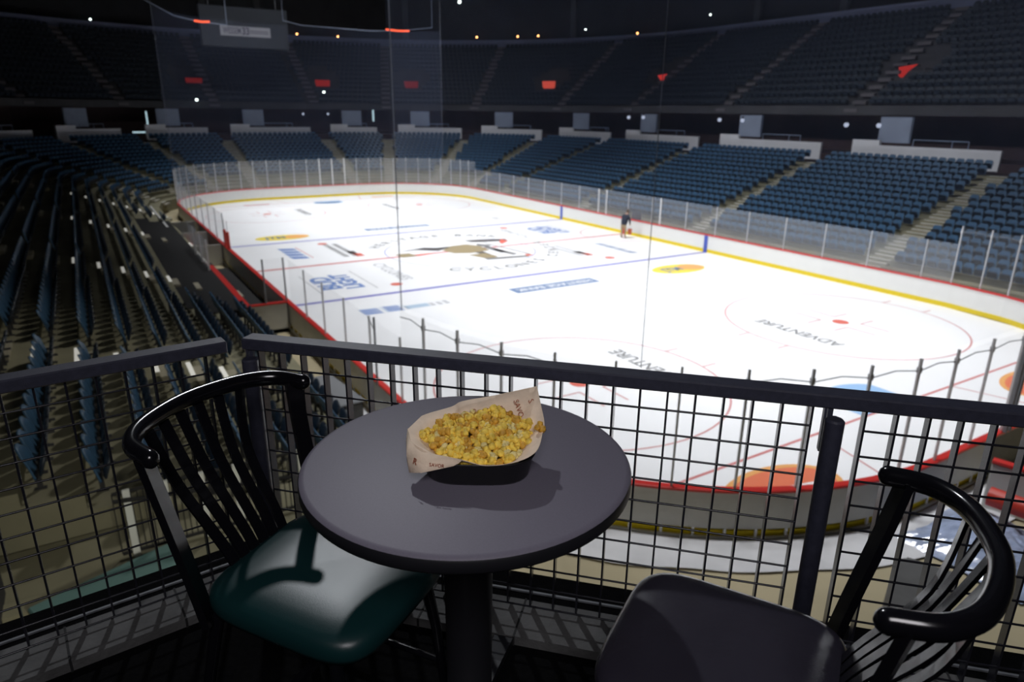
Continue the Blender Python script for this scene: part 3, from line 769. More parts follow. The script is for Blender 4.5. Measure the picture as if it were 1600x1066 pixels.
# vomitories of the upper deck with red signs
SIGNS = [(44.2+8.9-.7+.08, 'far left'), (None, None)]
vom = [(51.34, 6.83, 11.07, 1.0), (51.61, -7.81, 11.29, .9), (48.47, -18.37, 11.36, .8), (35.74, -31.06, 11.38, 1.25), (20.45, -35.29, 11.92, .7), (-5.94, -34.62, 11.51, 1.2)]
for i, (x, y, z, br) in enumerate(vom):
    if x < CX: nx, ny = 0, (1 if y > 0 else -1)
    else: a = atan2(y-(CY if y > 0 else -CY), x-CX); nx, ny = cos(a), sin(a)
    t = thing('vomitory_block', f'dark entrance block in the upper deck, {ORD[i]} from the left', 'entrance', (x, y, z), atan2(ny, nx)-pi/2, 'upper deck entrances')
    b = MB(); b.box((-1.3, .6, -1.0), (.2, 2.6, 1.7)); b.box((1.3, .6, -1.0), (.2, 2.6, 1.7)); b.box((0, 1.9, -.7), (2.8, .2, 1.9)); b.build('side_walls', M['upconc'], t)
    b = MB(); b.box((0, 1.2, -.5), (2.4, .1, 1.3)); b.build('opening', M['black'], t)
    s_ = thing('exit_sign', f'red glowing sign over the upper deck entrance, {ORD[i]} from the left', 'sign', (x-nx*.75, y-ny*.75, z-.25), atan2(ny, nx)-pi/2, 'red signs of the upper deck')
    m_ = glow(f'red_glow_{i}', (1, .13 if i == 3 else .06, .09 if i == 3 else .05), (.10, .17, .10, .45, .42, .34)[i])
    b = MB()
    if i == 5: b.add([(-.55, 0, .25), (.85, 0, .4), (.2, 0, -.1), (-.2, 0, -.6), (-.5, 0, -.3)], [(0, 1, 2, 3, 4)], 0)
    elif i == 4: b.add([(-.7, 0, .2), (.75, 0, .3), (.2, 0, -.35), (-.2, 0, -.3)], [(0, 1, 2, 3)], 0)
    else: b.add([(-.9, 0, .45), (.9, 0, .45), (.85, 0, -.25), (.3, 0, -.8), (-.35, 0, -.75), (-.8, 0, -.2)], [(0, 1, 2, 3, 4, 5)], 0)
    b.build('lit_face', m_, s_)
    b = MB(); b.box((0, .06, .3), (1.9, .08, .12)); b.build('housing', M['dark'], s_)

# lamps
def lamp(p, r, m_, label, grp):
    b = MB(); prof = [(.001, -r)]+[(r*sin(q), -r*cos(q)) for q in [pi*k/8 for k in range(1, 8)]]+[(.001, r)]
    t = thing('lamp', label, 'lamp', p, 0, grp)
    b.lathe(prof, 12); b.build('globe', m_, t)
    b = MB(); b.cyl((0, 0), r*.6, r*.8, r*1.7, 10); b.build('cap', M['black'], t)
for i, p in enumerate([(59.17, 17.74, 16.71), (60.0, 15.13, 16.82), (61.41, 6.84, 17.13), (61.32, -7.99, 17.45), (60.49, -13.2, 17.38), (52.22, -29.85, 17.65), (48.24, -33.94, 17.67), (46.02, -35.77, 17.68), (33.59, -42.2, 17.4)]):
    lamp(p, .11, M['g_orange'], f'small orange lamp above the upper deck rim, {ORD[i]} from the left', 'orange rim lamps')
for i, (p, r) in enumerate([((59.92, 15.41, 17.45), .11), ((40.43, -39.37, 18.22), .10), ((23.46, -43.92, 18.61), .10), ((61.48, -1.04, 18.52), .17), ((61.48, -1.53, 19.51), .16), ((61.48, -1.56, 19.07), .14), ((53.66, -28.03, 22.0), .2)]):
    lamp(p, r, M['g_white'], f'small white lamp high under the dark roof, {ORD[i]} counted round from the left', 'white high lamps')
for i, p in enumerate([(15.53, -43.05, 16.9), (27.84, -42.6, 16.95), (38.03, -39.5, 16.75), (2.73, -43.05, 16.7), (57.04, 22.63, 16.9)]):
    lamp(p, .22, M['g_dim'], f'dim pale lamp on the upper rim band, {ORD[i]} of its row', 'dim rim lamps')
for i, p in enumerate([(18.56, -28.7, 7.66), (16.38, -28.7, 7.7), (6.67, -28.7, 7.6), (4.16, -28.7, 7.6), (-5.31, -28.7, 7.43), (-7.78, -28.7, 7.44), (46.1, -3.76, 7.59), (46.1, -6.64, 7.61), (46.2, -6.38, 10.0), (46.0, 7.37, 8.93)]):
    lamp(p, .17 if i < 6 else .13, M['g_white'] if i > 7 else M['g_dim'], f'small light beside a concourse opening, {ORD[i]} counted from the right stand', 'concourse lights')
for i, (p, sz) in enumerate([((45.1, -11.8, 7.45), (.12, .18, 1.3)), ((44.9, 12.44, 7.1), (.12, .14, 1.3)), ((44.6, 13.2, 5.72), (.12, 1.5, .14))]):
    b = MB(); b.bbox((0, 0, 0), sz, .03); tag(b.build('doorway_edge_glow', M['g_door'], None, p), ['upright lit strip at a far concourse doorway', 'upright lit strip at the far left doorway', 'lit threshold strip at the far left doorway'][i], 'light')  # light on the doorway edges, made as glowing bars

# hung scoreboard panel and banner
t = thing('scoreboard', 'dark hanging scoreboard panel at the far end with a pale banner', 'scoreboard', (36.3, 3.75, 15.3), 0)
b = MB(); b.bbox((0, 0, 0), (.5, 7.9, 3.5), .05); b.build('panel', M['sign_g'], t)
b = MB(); b.box((-.3, 0, -.35), (.06, 4.5, .85)); bn = b.build('banner', M['sign_w'], t)
RS = Matrix(((0, 0, -1, 0), (-1, 0, 0, 0), (0, 1, 0, 0), (0, 0, 0, 1)))
tx = text_mesh('banner_lettering', 'WESSEM', .78, M['sign_t'], bn, Matrix.Translation((-.335, 1.22, -.35)) @ RS, sx=.55, bold=.01)
tx = text_mesh('banner_lettering', '33', .85, M['sign_t'], bn, Matrix.Translation((-.335, .0, -.35)) @ RS, sx=.8, bold=.03)
b = MB(); [b.box((-.335, -1.2, z), (.01, 1.7, .07)) for z in (-.28, -.45)]; b.build('banner_lines', M['sign_t'], bn)
for y in (-3, 3): b = MB(); b.tube([(0, y, 1.7), (0, y, 11.6)], .04, 6); b.build('hanger', M['rope'], t)

# protective netting
def net(name, a, c, z0, z1, m_, label, ds=1.2):
    b = MB(); us = uline(a, c, ds, .8); strip(b, us, [(.07, z0), (.07, z1)])
    o = tag(b.build(name, m_), label, 'netting'); return o
nn = net('protective_netting', U_NE+.3, PER-.02, 3.68, 23.5, M['net'], 'sheer protective netting hung above the near end glass')
x, y = loop(PER-.02)[:2]
b = MB(); b.tube([(x, y, 3.5), (x, y, 23.5)], .014, 6); b.build('edge_rope', M['rope'], nn)
for s_ in (U_NL+6.85,):
    x, y = loop(s_)[:2]; b = MB(); b.tube([(x, y, 3.5), (x, y, 24)], .008, 5); b.build('seam_rope', M['rope'], nn)
nf = net('protective_netting', U_FC+.5, U_RS-4.6, 3.68, 15.2, M['net_far'], 'sheer protective netting hung above the far end glass')
for u in (U_FC+.5, U_RS-4.6):
    x, y = loop(u)[:2]; b = MB(); b.tube([(x, y, 3.7), (x, y, 23.5)], .012, 5); b.build('edge_rope', M['rope'], nf)
for pts, nm in (([(31, 12.47, 16.4), (31, 10.39, 15.35), (31, 8.56, 15.05), (31, 6.3, 14.9)], 'left'), ([(31, 1.5, 15.6), (31, -.06, 15.32), (31, -6.73, 15.25), (31, -10, 15.5), (31, -13.13, 15.95)], 'right')):
    t = thing('support_cable', f'sagging netting cable with a red lit stretch, on the {nm} of the far end', 'cable', (0, 0, 0), 0)
    b = MB(); b.tube(pts, .03, 6); b.build('cable', M['panel_bg'], t)
    for p in (pts[0], pts[-1]) : b = MB(); b.tube([p, (p[0], p[1], 27)], .02, 5); b.build('hanger', M['panel_bg'], t)
    y0, y1, zc = (8.9, 7.7, 15.02) if nm == 'left' else (-8.2, -10.6, 15.42)
    b = MB(); b.tube([(30.9, y0, zc+.05), (30.9, (y0+y1)/2, zc), (30.9, y1, zc+.05)], .085, 6); b.build('red_light', M['g_redline'], t)
# dark roof trusses
for i, xx in enumerate((-18, 0, 18, 36)):
    b = MB(); n = 20
    for zz in (25.2, 26.8): b.bar([(xx, -40, zz), (xx, 40, zz)], .3, .3, side=(1, 0, 0))
    for j in range(n): y0 = -40+80*j/n; b.bar([(xx, y0, 25.2 if j % 2 else 26.8), (xx, y0+80/n, 26.8 if j % 2 else 25.2)], .15, .15, side=(1, 0, 0))
    tag(b.build('roof_truss', M['ceil']), f'dark steel roof truss across the hall, {ORD[i]} from the deck', 'truss', 'roof trusses', 'structure')

# ------------------------------------------------------------------ people and things on the rink
def skin_body(name, joints, bones, mats_, paint_fn, parent, subdiv=2):
    me = bpy.data.meshes.new(name); me.from_pydata([j[0] for j in joints], bones, [])
    o = bpy.data.objects.new(name, me); COL.objects.link(o)
    mod = o.modifiers.new('skin', 'SKIN'); me.skin_vertices
    for i, j in enumerate(joints):
        r = j[1]; me.skin_vertices[0].data[i].radius = r if isinstance(r, tuple) else (r, r)
    me.skin_vertices[0].data[0].use_root = True
    sb = o.modifiers.new('sub', 'SUBSURF'); sb.levels = subdiv; sb.render_levels = subdiv
    dg = bpy.context.evaluated_depsgraph_get(); dg.update()
    m2 = bpy.data.meshes.new_from_object(o.evaluated_get(dg))
    COL.objects.unlink(o); bpy.data.objects.remove(o)
    m2.name = name
    for m_ in mats_: m2.materials.append(m_)
    for p in m2.polygons: p.material_index = paint_fn(p.center); p.use_smooth = True
    ob = bpy.data.objects.new(name, m2); COL.objects.link(ob)
    if parent is not None: ob.parent = parent
    return ob
# the person faces the boards (-y in world): local +Y = forward
pt = thing('person', 'person in dark jacket and khaki trousers leaning on the far boards', 'person', (-1.35, -11.75, 0), pi+.25); pt.scale = (1.12, 1.12, 1.06)
J = [((0, -.06, .90), (.19, .14)), ((0, .02, 1.12), (.21, .15)), ((0, .12, 1.34), (.22, .15)), ((0, .20, 1.46), (.07, .07)), ((0, .26, 1.55), (.06, .065)), ((0, .30, 1.64), (.078, .095)), ((0, .32, 1.72), (.06, .075)),
     ((-.22, .14, 1.38), .085), ((-.29, .26, 1.18), .07), ((-.20, .46, 1.14), .042), ((-.18, .55, 1.14), .035),
     ((.22, .14, 1.38), .085), ((.29, .16, 1.12), .07), ((.25, .24, .90), .048), ((.22, .28, .80), .038),
     ((-.10, -.06, .84), .10), ((-.12, -.02, .48), .072), ((-.12, -.06, .10), .05), ((-.13, .10, .045), .042),
     ((.10, -.06, .84), .10), ((.13, .0, .48), .072), ((.13, -.05, .10), .05), ((.14, .11, .045), .042)]
Bn = [(0, 1), (1, 2), (2, 3), (3, 4), (4, 5), (5, 6), (2, 7), (7, 8), (8, 9), (9, 10), (2, 11), (11, 12), (12, 13), (13, 14), (0, 15), (15, 16), (16, 17), (17, 18), (0, 19), (19, 20), (20, 21), (21, 22)]
def pc(c):
    if c.z > 1.5: return 0
    if c.z < .11: return 3
    if abs(c.x) > .21 and c.z < .86: return 0
    if c.x < 0 and c.y > .5: return 0
    if c.z > .86: return 1
    return 2
skin_body('body', J, Bn, [M['skin'], M['jacket'], M['khaki'], M['shoe']], pc, pt)
b = MB(); b.loft([[(.088*r*cos(a)*1.0, .30+.105*r*sin(a)+oy, z) for a in [2*pi*k/14 for k in range(14)]] for z, r, oy in ((1.60, .75, -.03), (1.66, 1.0, -.02), (1.72, 1.02, -.01), (1.77, .8, 0), (1.80, .35, 0))], 0, True, True, True); b.build('hair', M['hair'], pt)
b = MB(); b.tube([(0, .40, 1.64), (0, .425, 1.615)], [.012, .016], 6, round_ends=True); b.build('nose', M['skin'], pt)
t = thing('bucket', 'orange bucket held by the person beside the boards', 'bucket', (-1.53, -12.13, .25), 0)
b = MB(); b.lathe([(.001, 0), (.12, 0), (.15, .34), (.16, .35), (.16, .37), (.14, .36)], 20); b.build('pail', M['bucket'], t)
b = MB(); b.tube([(.155*cos(a), 0, .35+.20*sin(a)) for a in [pi*k/10 for k in range(11)]], .008, 6); b.build('handle', M['alu'], t)
t = thing('dark_bag', 'dark slumped bag behind the boards next to the person', 'bag', (-.62, -13.5, -.03), .3)
b = MB(); b.loft([[(w*cos(a)*(1+.12*sin(3*a)), w*.7*sin(a)*(1+.1*cos(2*a)), z) for a in [2*pi*k/16 for k in range(16)]] for z, w in ((0, .30), (.3, .34), (.8, .34), (1.25, .34), (1.45, .32), (1.6, .24), (1.68, .10))], 0, True, True, True); b.build('sack', M['jacket'], t)
b = MB(); b.tube([(-.2, .05, 1.55), (-.1, .06, 1.76), (.1, .06, 1.76), (.2, .05, 1.55)], .025, 6); b.build('strap', M['black'], t)

# ------------------------------------------------------------------ things on the floor by the near end
b = MB(); us = uline(U_NE+6, PER+2.5, .4, .25); nu = len(us)
rings = []
for i, u in enumerate(us):
    x, y, nx, ny = loop(u if u < PER else PER-.001) if u < PER else (-CX+(u-PER), HW, 0., 1.)
    w0, w1 = .22, 1.30+.10*sin(u*.7)+.03*sin(u*3.1)
    rings.append([(x+nx*(w0+(w1-w0)*q), y+ny*(w0+(w1-w0)*q), .015+.035*abs(sin(u*2.3+q*5))*(1 if 0 < q < 1 else .3)) for q in (0, .2, .4, .6, .8, 1)])
b.loft(rings, 0, False, False, True); tag(b.build('floor_sheet', M['tarp_grey']), 'wrinkled pale grey sheet lying along the foot of the near boards', 'sheet')
def crumple(name, m_, x0, x1, y0, y1, h, seed, label, cat):
    r_ = random.Random(seed); n = 22; ph = [r_.uniform(0, 6.28) for _ in range(8)]; b = MB(); rows = []
    for i in range(n+1):
        row = []
        for j in range(n+1):
            u, v = i/n, j/n
            e = min(1, 5*min(u, 1-u), 5*min(v, 1-v))
            z = .02+e*h*(.55+.2*sin(9*u+ph[0]+2*v)+.18*sin(11*v+ph[1]+3*u)+.14*abs(sin(17*(u+v)+ph[2]))+.1*r_.uniform(-.5, .5))
            row.append((x0+(x1-x0)*u+.06*sin(7*v+ph[3]), y0+(y1-y0)*v+.06*sin(8*u+ph[4]), z))
        rows.append(row)
    b.loft(rows, 0, False, False, False); return tag(b.build(name, m_), label, cat)
crumple('plastic_sheet', M['tarp_blue'], -33.3, -30.95, 3.7, 6.2, .5, 4, 'crumpled shiny blue-silver plastic sheet piled on the floor by the vehicle gate', 'sheet')
t = thing('equipment_roll', 'red cylinder roll lying on the blue plastic sheet', 'roll', (-32.5, 4.05, .70), radians(8))
b = MB(); b.tube([(-.9, 0, 0), (.9, 0, 0)], .2, 18); b.build('roll', M['red_pad'], t)
b = MB(); b.tube([(-.93, 0, 0), (-.9, 0, 0)], .13, 14); b.build('end_cap', M['cap'], t)
t = thing('wall_stub', 'pale partition end with red top strip beyond the vehicle gate', 'partition', (-32.2, 3.15, 0), radians(90+14))
b = MB(); b.bbox((0, 0, .55), (.16, 2.0, 1.1), .03); b.build('panel', M['board_out'], t)
b = MB(); b.box((0, .0, 1.13), (.2, 2.0, .06)); b.build('top_strip', M['cap'], t)
b = MB(); b.bbox((0, 0, .03), (2.7, .95, .06), .02); tag(b.build('rubber_mat', M['board_dark'], None, (-32.25, 7.75, -.03), radians(113)), 'dark grey mat on the tan floor below the right chair', 'mat')
t = thing('equipment_cart', 'dark covered equipment cart parked outside the left boards', 'cart', (-20.1, 14.35, 0), .1)
b = MB(); b.bbox((0, 0, .62), (2.2, .95, .7), .06); b.build('cover', M['board_dark'], t)
b = MB(); b.bbox((0, 0, 1.0), (2.3, 1.05, .06), .03); b.build('lid', M['strap'], t)
for x in (-.8, .8):
    for y in (-.35, .35): b = MB(); R = Matrix.Translation((x, y, .14)) @ Matrix.Rotation(pi/2, 4, 'X'); b.cyl((0, 0), .13, -.04, .04, 16, 0, None, R); b.build('wheel', M['black'], t)

# fence at the end of the left stand, teal board and landing
FX = -27.25
b = MB(); b.box((0, 0, 0), (1.3, 7.2, .25)); tag(b.build('landing', M['concrete'], None, (-27.0, 18.6, 2.0)), 'narrow concrete landing at the near end of the left stand', 'landing', kind='structure')
t = thing('gate_fence', 'black barred fence with white posts at the end of the left seat rows', 'fence', (FX, 18.9, 2.13))
b = MB()
for zz in (.06, 1.0): b.tube([(0, -2.2, zz), (0, .5, zz)], .025, 6)
n = 36
for i in range(n+1): y = -2.2+2.7*i/n; b.tube([(0, y, .06), (0, y, 1.0)], .008, 5)
b.build('bars', M['black'], t)
for y in (-2.02, -1.55, -1.08, -.61, -.14, .33): b = MB(); b.box((-.03, y, .52), (.05, .09, 1.04)); b.build('post', M['white_post'], t)
b = MB(); b.tube([(.0, -2.2, .55), (-.12, .5, .95)], .03, 6); b.build('brace_rail', M['black'], t)
b = MB(); b.bbox((0, 0, 0), (.55, 1.7, .08), .02); tag(b.build('teal_board', M['teal'], None, (-28.15, 19.55, 2.35), radians(20)), 'flat teal board lying below the white-posted fence', 'board')
b = MB(); b.box((0, 0, 0), (2.2, 3.2, 4.2)); tag(b.build('wall_left', M['dark'], None, (-28.4, 22.35, 1.9)), 'dark wall block below the deck on the left', 'wall', kind='structure')
b = MB(); b.box((0, 0, 0), (.3, 4.4, 2.4)); tag(b.build('wall_lower', M['concrete'], None, (-27.75, 18.9, .95)), 'concrete wall carrying the landing at the end of the left stand', 'wall', kind='structure')

# ------------------------------------------------------------------ the deck: slab, curb, railing
A0 = Vector((-.809, 1.98)); Ad = Vector((.971, -.2375)).normalized(); An = Vector((-Ad.y, Ad.x))     # An points out over the rink
B0 = Vector((-.862, 1.945)); Bd = Vector((-.804, -.595)).normalized(); Bn_ = Vector((Bd.y, -Bd.x))
LA, LB = 3.2, 2.2
cor = Vector((-.835, 1.975))
def dpt(base, dirv, n, s, o): q = base+dirv*s+n*o; return (q.x, q.y)
out = [dpt(A0, Ad, An, LA, .21), dpt(cor, Ad, An, 0, .21), dpt(cor, Bd, Bn_, 0, .21), dpt(B0, Bd, Bn_, LB, .21), (-3.6, -.5), (-3.6, -2.5), (3.6, -2.5)]
slab = MB()
slab.loft([[(x, y, z) for x, y in out] for z in (-.5, 0)], 0, True)
o = slab.build('floor', M['deck'], None, DM.translation, DROT); tag(o, 'black carpeted deck floor under the table and chairs', 'floor', kind='structure')
b = MB()
for base, dv, n, L in ((A0, Ad, An, LA), (cor, Bd, Bn_, LB)):
    a, c = dpt(base, dv, n, -.02, .10), dpt(base, dv, n, L, .10); e, f = dpt(base, dv, n, L, .108), dpt(base, dv, n, -.02, .108)
    q = [a, c, e, f]
    b.loft([[(x, y, z) for x, y in q] for z in (0, .006)], 0, True)
tag(b.build('trim_1', M['strap'], None, DM.translation, DROT), 'thin metal edge strip on the deck outside the railing', 'trim', kind='structure')
b = MB(); bj = MB()
inA = dpt(A0, Ad, An, 0, -.135)
# mitre at the inner corner
def isect(p, d, q, e):
    t_ = ((q[0]-p[0])*e.y-(q[1]-p[1])*e.x)/(d.x*e.y-d.y*e.x); return (p[0]+d.x*t_, p[1]+d.y*t_)
ci = isect(dpt(A0, Ad, An, 0, -.135), Ad, dpt(cor, Bd, Bn_, 0, -.135), Bd)
co = isect(dpt(A0, Ad, An, 0, .03), Ad, dpt(cor, Bd, Bn_, 0, .03), Bd)
for far_i, far_o in ((dpt(A0, Ad, An, LA, -.135), dpt(A0, Ad, An, LA, .03)), (dpt(cor, Bd, Bn_, LB, -.135), dpt(cor, Bd, Bn_, LB, .03))):
    q = [ci, far_i, far_o, co]
    b.loft([[(x, y, z) for x, y in q] for z in (.001, .028, .032)], 0, True)
cb = tag(b.build('curb', M['curb'], None, DM.translation, DROT), 'low grey concrete curb along the foot of the railing', 'curb', kind='structure')
for base, dv, n, L in ((A0, Ad, An, LA), (cor, Bd, Bn_, LB)):
    s_ = .28
    while s_ < L:
        bj.box((0, 0, .0165), (.006, .172, .034), 0, Matrix.Translation((*(base+dv*s_-n*.052), 0)) @ Matrix.Rotation(atan2(dv.y, dv.x), 4, 'Z')); s_ += .30
bj.build('joints', M['black'], cb)

ZR = .845
def railing(name, label, base, dv, n, L, panels, posts):
    t = thing(name, label, 'railing', DM.translation, DROT)
    ang = atan2(dv.y, dv.x); R0 = Matrix.Translation((base.x, base.y, 0)) @ Matrix.Rotation(ang, 4, 'Z')
    sg = 1 if (Matrix.Rotation(ang, 2) @ Vector((0, 1))).dot(n) > 0 else -1    # +y local = out when sg = 1
    b = MB(); b.bbox((L/2, 0, ZR-.018), (L, .062, .036), .004, 0, R0); b.build('top_rail', M['rail'], t)
    for (s0, s1) in panels:
        b = MB(); k = round((s1-s0)/.0705); 
        for i in range(k+1):
            s_ = s0+(s1-s0)*i/k
            b.box((s_, 0, (ZR-.03+.045)/2), (.0055, .030, ZR-.03-.045), 0, R0)
        zz = ZR-.03-.062
        while zz > .04:
            b.tube([(s0, -sg*.016, zz), (s1, -sg*.016, zz)], .0030, 6, 0, True, False, True, R0); zz -= .0705
        b.build('mesh_panel', M['mesh'], t)
    for s_ in posts:
        b = MB(); P = Matrix.Translation((0, 0, 0))
        b.cyl((s_, -sg*.045), .0235, .03, .785, 20, 0, None, R0); b.cyl((s_, -sg*.045), .0235, .785, .790, 20, 0, .019, R0); b.build('post', M['rail'], t)
        b = MB(); b.box((s_-.008, -sg*.018, .795), (.012, .012, .08), 0, R0); b.box((s_-.02, -sg*.018, .76), (.006, .02, .14), 0, R0); b.box((s_, -sg*.03, .775), (.02, .035, .02), 0, R0); b.build('bracket', M['rail'], t)
    return t
sA = lambda x: (x-A0.x)/Ad.x
railing('mesh_railing', 'black mesh railing with flat top rail in front of the table', A0, Ad, An, LA, [(.045, sA(.762)), (sA(.882), LA-.1)], [.035, sA(.808), sA(.808)+1.68])
railing('mesh_railing', 'black mesh railing running off to the left of the corner', B0, Bd, Bn_, LB, [(.06, 1.55)], [1.62])

# ------------------------------------------------------------------ table
TX, TY, TH, TR = -.097, 1.358, .77, .361
t = thing('cafe_table', 'round dark grey pedestal table between the two chairs', 'table', dw(TX, TY, 0), DROT)
b = MB(); b.lathe([(.001, TH), (TR-.014, TH), (TR-.006, TH-.002), (TR-.002, TH-.006)], 96); b.build('tabletop', M['top'], t)
b = MB(); b.lathe([(TR-.002, TH-.006), (TR, TH-.010), (TR, TH-.030), (TR-.004, TH-.036), (TR-.03, TH-.036), (.001, TH-.036)], 96); b.build('table_edge', M['edge'], t)['label'] = 'black rounded table edge'
b = MB(); b.lathe([(.13, TH-.036), (.13, TH-.05), (.058, TH-.075), (.055, .06), (.08, .045)], 40); b.build('column', M['edge'], t)
b = MB()
for a in (29, 119, 209, 299):
    b.bar([(.05*cos(radians(a+45)), .05*sin(radians(a+45)), .05), (.18*cos(radians(a+45)), .18*sin(radians(a+45)), .036), (.30*cos(radians(a+45)), .30*sin(radians(a+45)), .014)], .055, .026)
b.cyl((0, 0), .085, .022, .06, 32); b.build('base', M['edge'], t)

# ------------------------------------------------------------------ chairs
def smooth_path(pts, n=8):
    P = [Vector(p) for p in pts]; out = []
    for i in range(len(P)-1):
        p0, p1, p2, p3 = P[max(i-1, 0)], P[i], P[i+1], P[min(i+2, len(P)-1)]
        for k in range(n):
            q = k/n; out.append(.5*((2*p1)+(p2-p0)*q+(2*p0-5*p1+4*p2-p3)*q*q+(3*p1-p0-3*p2+p3)*q**3))
    out.append(P[-1]); return out
def chair(label, seat_mat, cx, cy, ang, seat_label):
    t = thing('dining_chair', label, 'chair', dw(cx, cy, 0), DROT+ang, 'bow-backed chairs at the table')
    # cushion
    def outline(w, d, e, z, fr):
        pts = []
        for k in range(48):
            a = 2*pi*k/48; c_, s_ = cos(a), sin(a)
            x = math.copysign(abs(c_)**e, c_)*w; y = math.copysign(abs(s_)**e, s_)*d
            x *= 1-.05*(-y/d*.5+.5); pts.append((x, y+.01, z))
        return pts
    prof = [(.90, .408), (.985, .412), (1., .425), (1., .440), (.985, .453), (.95, .462), (.88, .469), (.72, .476), (.5, .480), (.3, .480), (.02, .479)]
    b = MB(); b.loft([[(x, y+.008, zz) for x, y, zz in outline(.217*f, .232*f, .42, z, 0)] for f, z in prof], 0, True, True, True); o = b.build('seat', seat_mat, t); o['label'] = seat_label
    b = MB(); b.loft([outline(.19*f, .19*f, .35, z, 0) for f, z in ((.9, .385), (1, .385), (1, .41))], 0, True, True, False); b.build('seat_frame', M['chrome_blk'], t)
    for sx in (-1, 1):
        b = MB(); b.tube([(sx*.175, .165, .40), (sx*.195, .19, .2), (sx*.205, .205, .0)], [.016, .014, .012], 12); b.build('leg', M['chrome_blk'], t)
        b = MB(); b.tube([(sx*.175, -.165, .40), (sx*.19, -.21, .2), (sx*.20, -.26, .0)], [.016, .014, .012], 12); b.build('leg', M['chrome_blk'], t)
        b = MB(); b.bar(smooth_path([(sx*.198, -.170, .385), (sx*.207, -.195, .52), (sx*.220, -.232, .70), (sx*.230, -.252, .81)], 5), .040, .018, 0, side=(1, .45*sx, 0)); b.build('back_post', M['chrome_blk'], t)
    b = MB(); b.bar([(-.185, .0, .22), (.185, 0, .22)], .018, .018); b.tube([(-.202, -.235, .08), (-.202, .20, .08)], .009, 8); b.tube([(.202, -.235, .08), (.202, .20, .08)], .009, 8); b.build('stretcher', M['chrome_blk'], t)
    bow = smooth_path([(-.236, -.220, .812), (-.216, -.298, .818), (-.142, -.353, .822), (0, -.380, .824), (.142, -.353, .822), (.216, -.298, .818), (.236, -.220, .812)], 8)
    b = MB(); b.tube(bow, .0185, 14, 0, True, False, True, None, (0, 0, 1), .021, True); b.build('top_rail', M['chrome_blk'], t)
    for i, q in enumerate((-.14, -.084, -.028, .028, .084, .14)):
        yb_ = -.380+.030*(q/.14)**2
        b = MB(); b.bar(smooth_path([(q*.55, -.172, .405), (q*.62, -.215, .50), (q*.78, -.315, .66), (q, yb_, .815)], 6), .026, .007, 0, side=(1, 0, 0)); b.build('spindle', M['chrome_blk'], t)
    return t
chair('black bow-backed chair with a dark green vinyl seat, left of the table', M['vinyl_g'], -.447, 1.387, radians(-113.8), 'dark green padded vinyl seat')
chair('black bow-backed chair with a black vinyl seat, right of the table', M['vinyl_k'], .456, 1.117, radians(62.5), 'black padded vinyl seat')

# ------------------------------------------------------------------ popcorn tray
bx_, by_ = -.070, 1.325
t = thing('popcorn_bowl', 'black plastic basket lined with kraft paper on the table', 'bowl', dw(bx_, by_, TH), DROT)
def oval(rx, ry, z, n=40, e=.8):
    r_ = []
    for k in range(n):
        a = 2*pi*k/n; c_, s_ = cos(a), sin(a)
        r_.append((math.copysign(abs(c_)**e, c_)*rx, math.copysign(abs(s_)**e, s_)*ry, z))
    return r_
b = MB(); b.loft([oval(.001, .001, .0), oval(.106, .084, .0, 40, .6), oval(.110, .088, .006, 40, .6), oval(.120, .098, .050, 40, .6), oval(.124, .101, .054, 40, .6), oval(.122, .099, .056, 40, .6), oval(.114, .092, .046, 40, .6), oval(.102, .080, .010, 40, .6), oval(.001, .001, .008)], 0, False, True, True)
b.build('basket', M['bowl'], t)
# paper liner: rim control points (angle, x, y, z) in bowl frame
ctrl = [(-.152, .012, .080), (-.130, .070, .084), (-.066, .100, .094), (-.040, .100, .108), (.035, .104, .122), (.128, .130, .134), (.142, .050, .090), (.138, .006, .080), (.122, -.066, .071), (.080, -.100, .064), (.020, -.108, .060), (-.027, -.094, .064), (-.088, -.082, .070), (-.138, -.042, .078)]
P = [Vector(c) for c in ctrl]; n = len(P); rim = []
for i in range(n):
    p0, p1, p2, p3 = P[i-1], P[i], P[(i+1) % n], P[(i+2) % n]
    sharp = {5, 0}
    for k in range(6):
        q = k/6
        if i in sharp or (i+1) % n in sharp: rim.append(p1.lerp(p2, q)); continue
        rim.append(.5*((2*p1)+(p2-p0)*q+(2*p0-5*p1+4*p2-p3)*q*q+(3*p1-p0-3*p2+p3)*q**3))
rings = []
for f in (.02, .3, .55, .72, .86, 1.0):
    r_ = []
    for p in rim:
        z = .013+(p.z-.013)*(max(0, (f-.42)/.58)**1.15 if f > .42 else 0)
        g = f if f < .6 else f
        r_.append((p.x*(.62*f+.38*f*f), p.y*(.62*f+.38*f*f), z))
    rings.append(r_)
b = MB(); b.loft(rings, 0, False, True, True)
# front-left corner of the sheet folded down over the basket
flap = [[(-.152, .012, .0805), (-.138, -.042, .0785), (-.088, -.082, .0705), (-.027, -.0945, .0645)], [(-.153, -.008, .062), (-.144, -.062, .056), (-.098, -.098, .056), (-.034, -.101, .060)], [(-.146, -.050, .040), (-.136, -.088, .030), (-.108, -.106, .040), (-.045, -.104, .055)]]
b.loft(flap, 0, False, False, True)
pl = b.build('paper_liner', M['kraft'], t)
sm = pl.modifiers.new('thick', 'SOLIDIFY'); sm.thickness = .0008
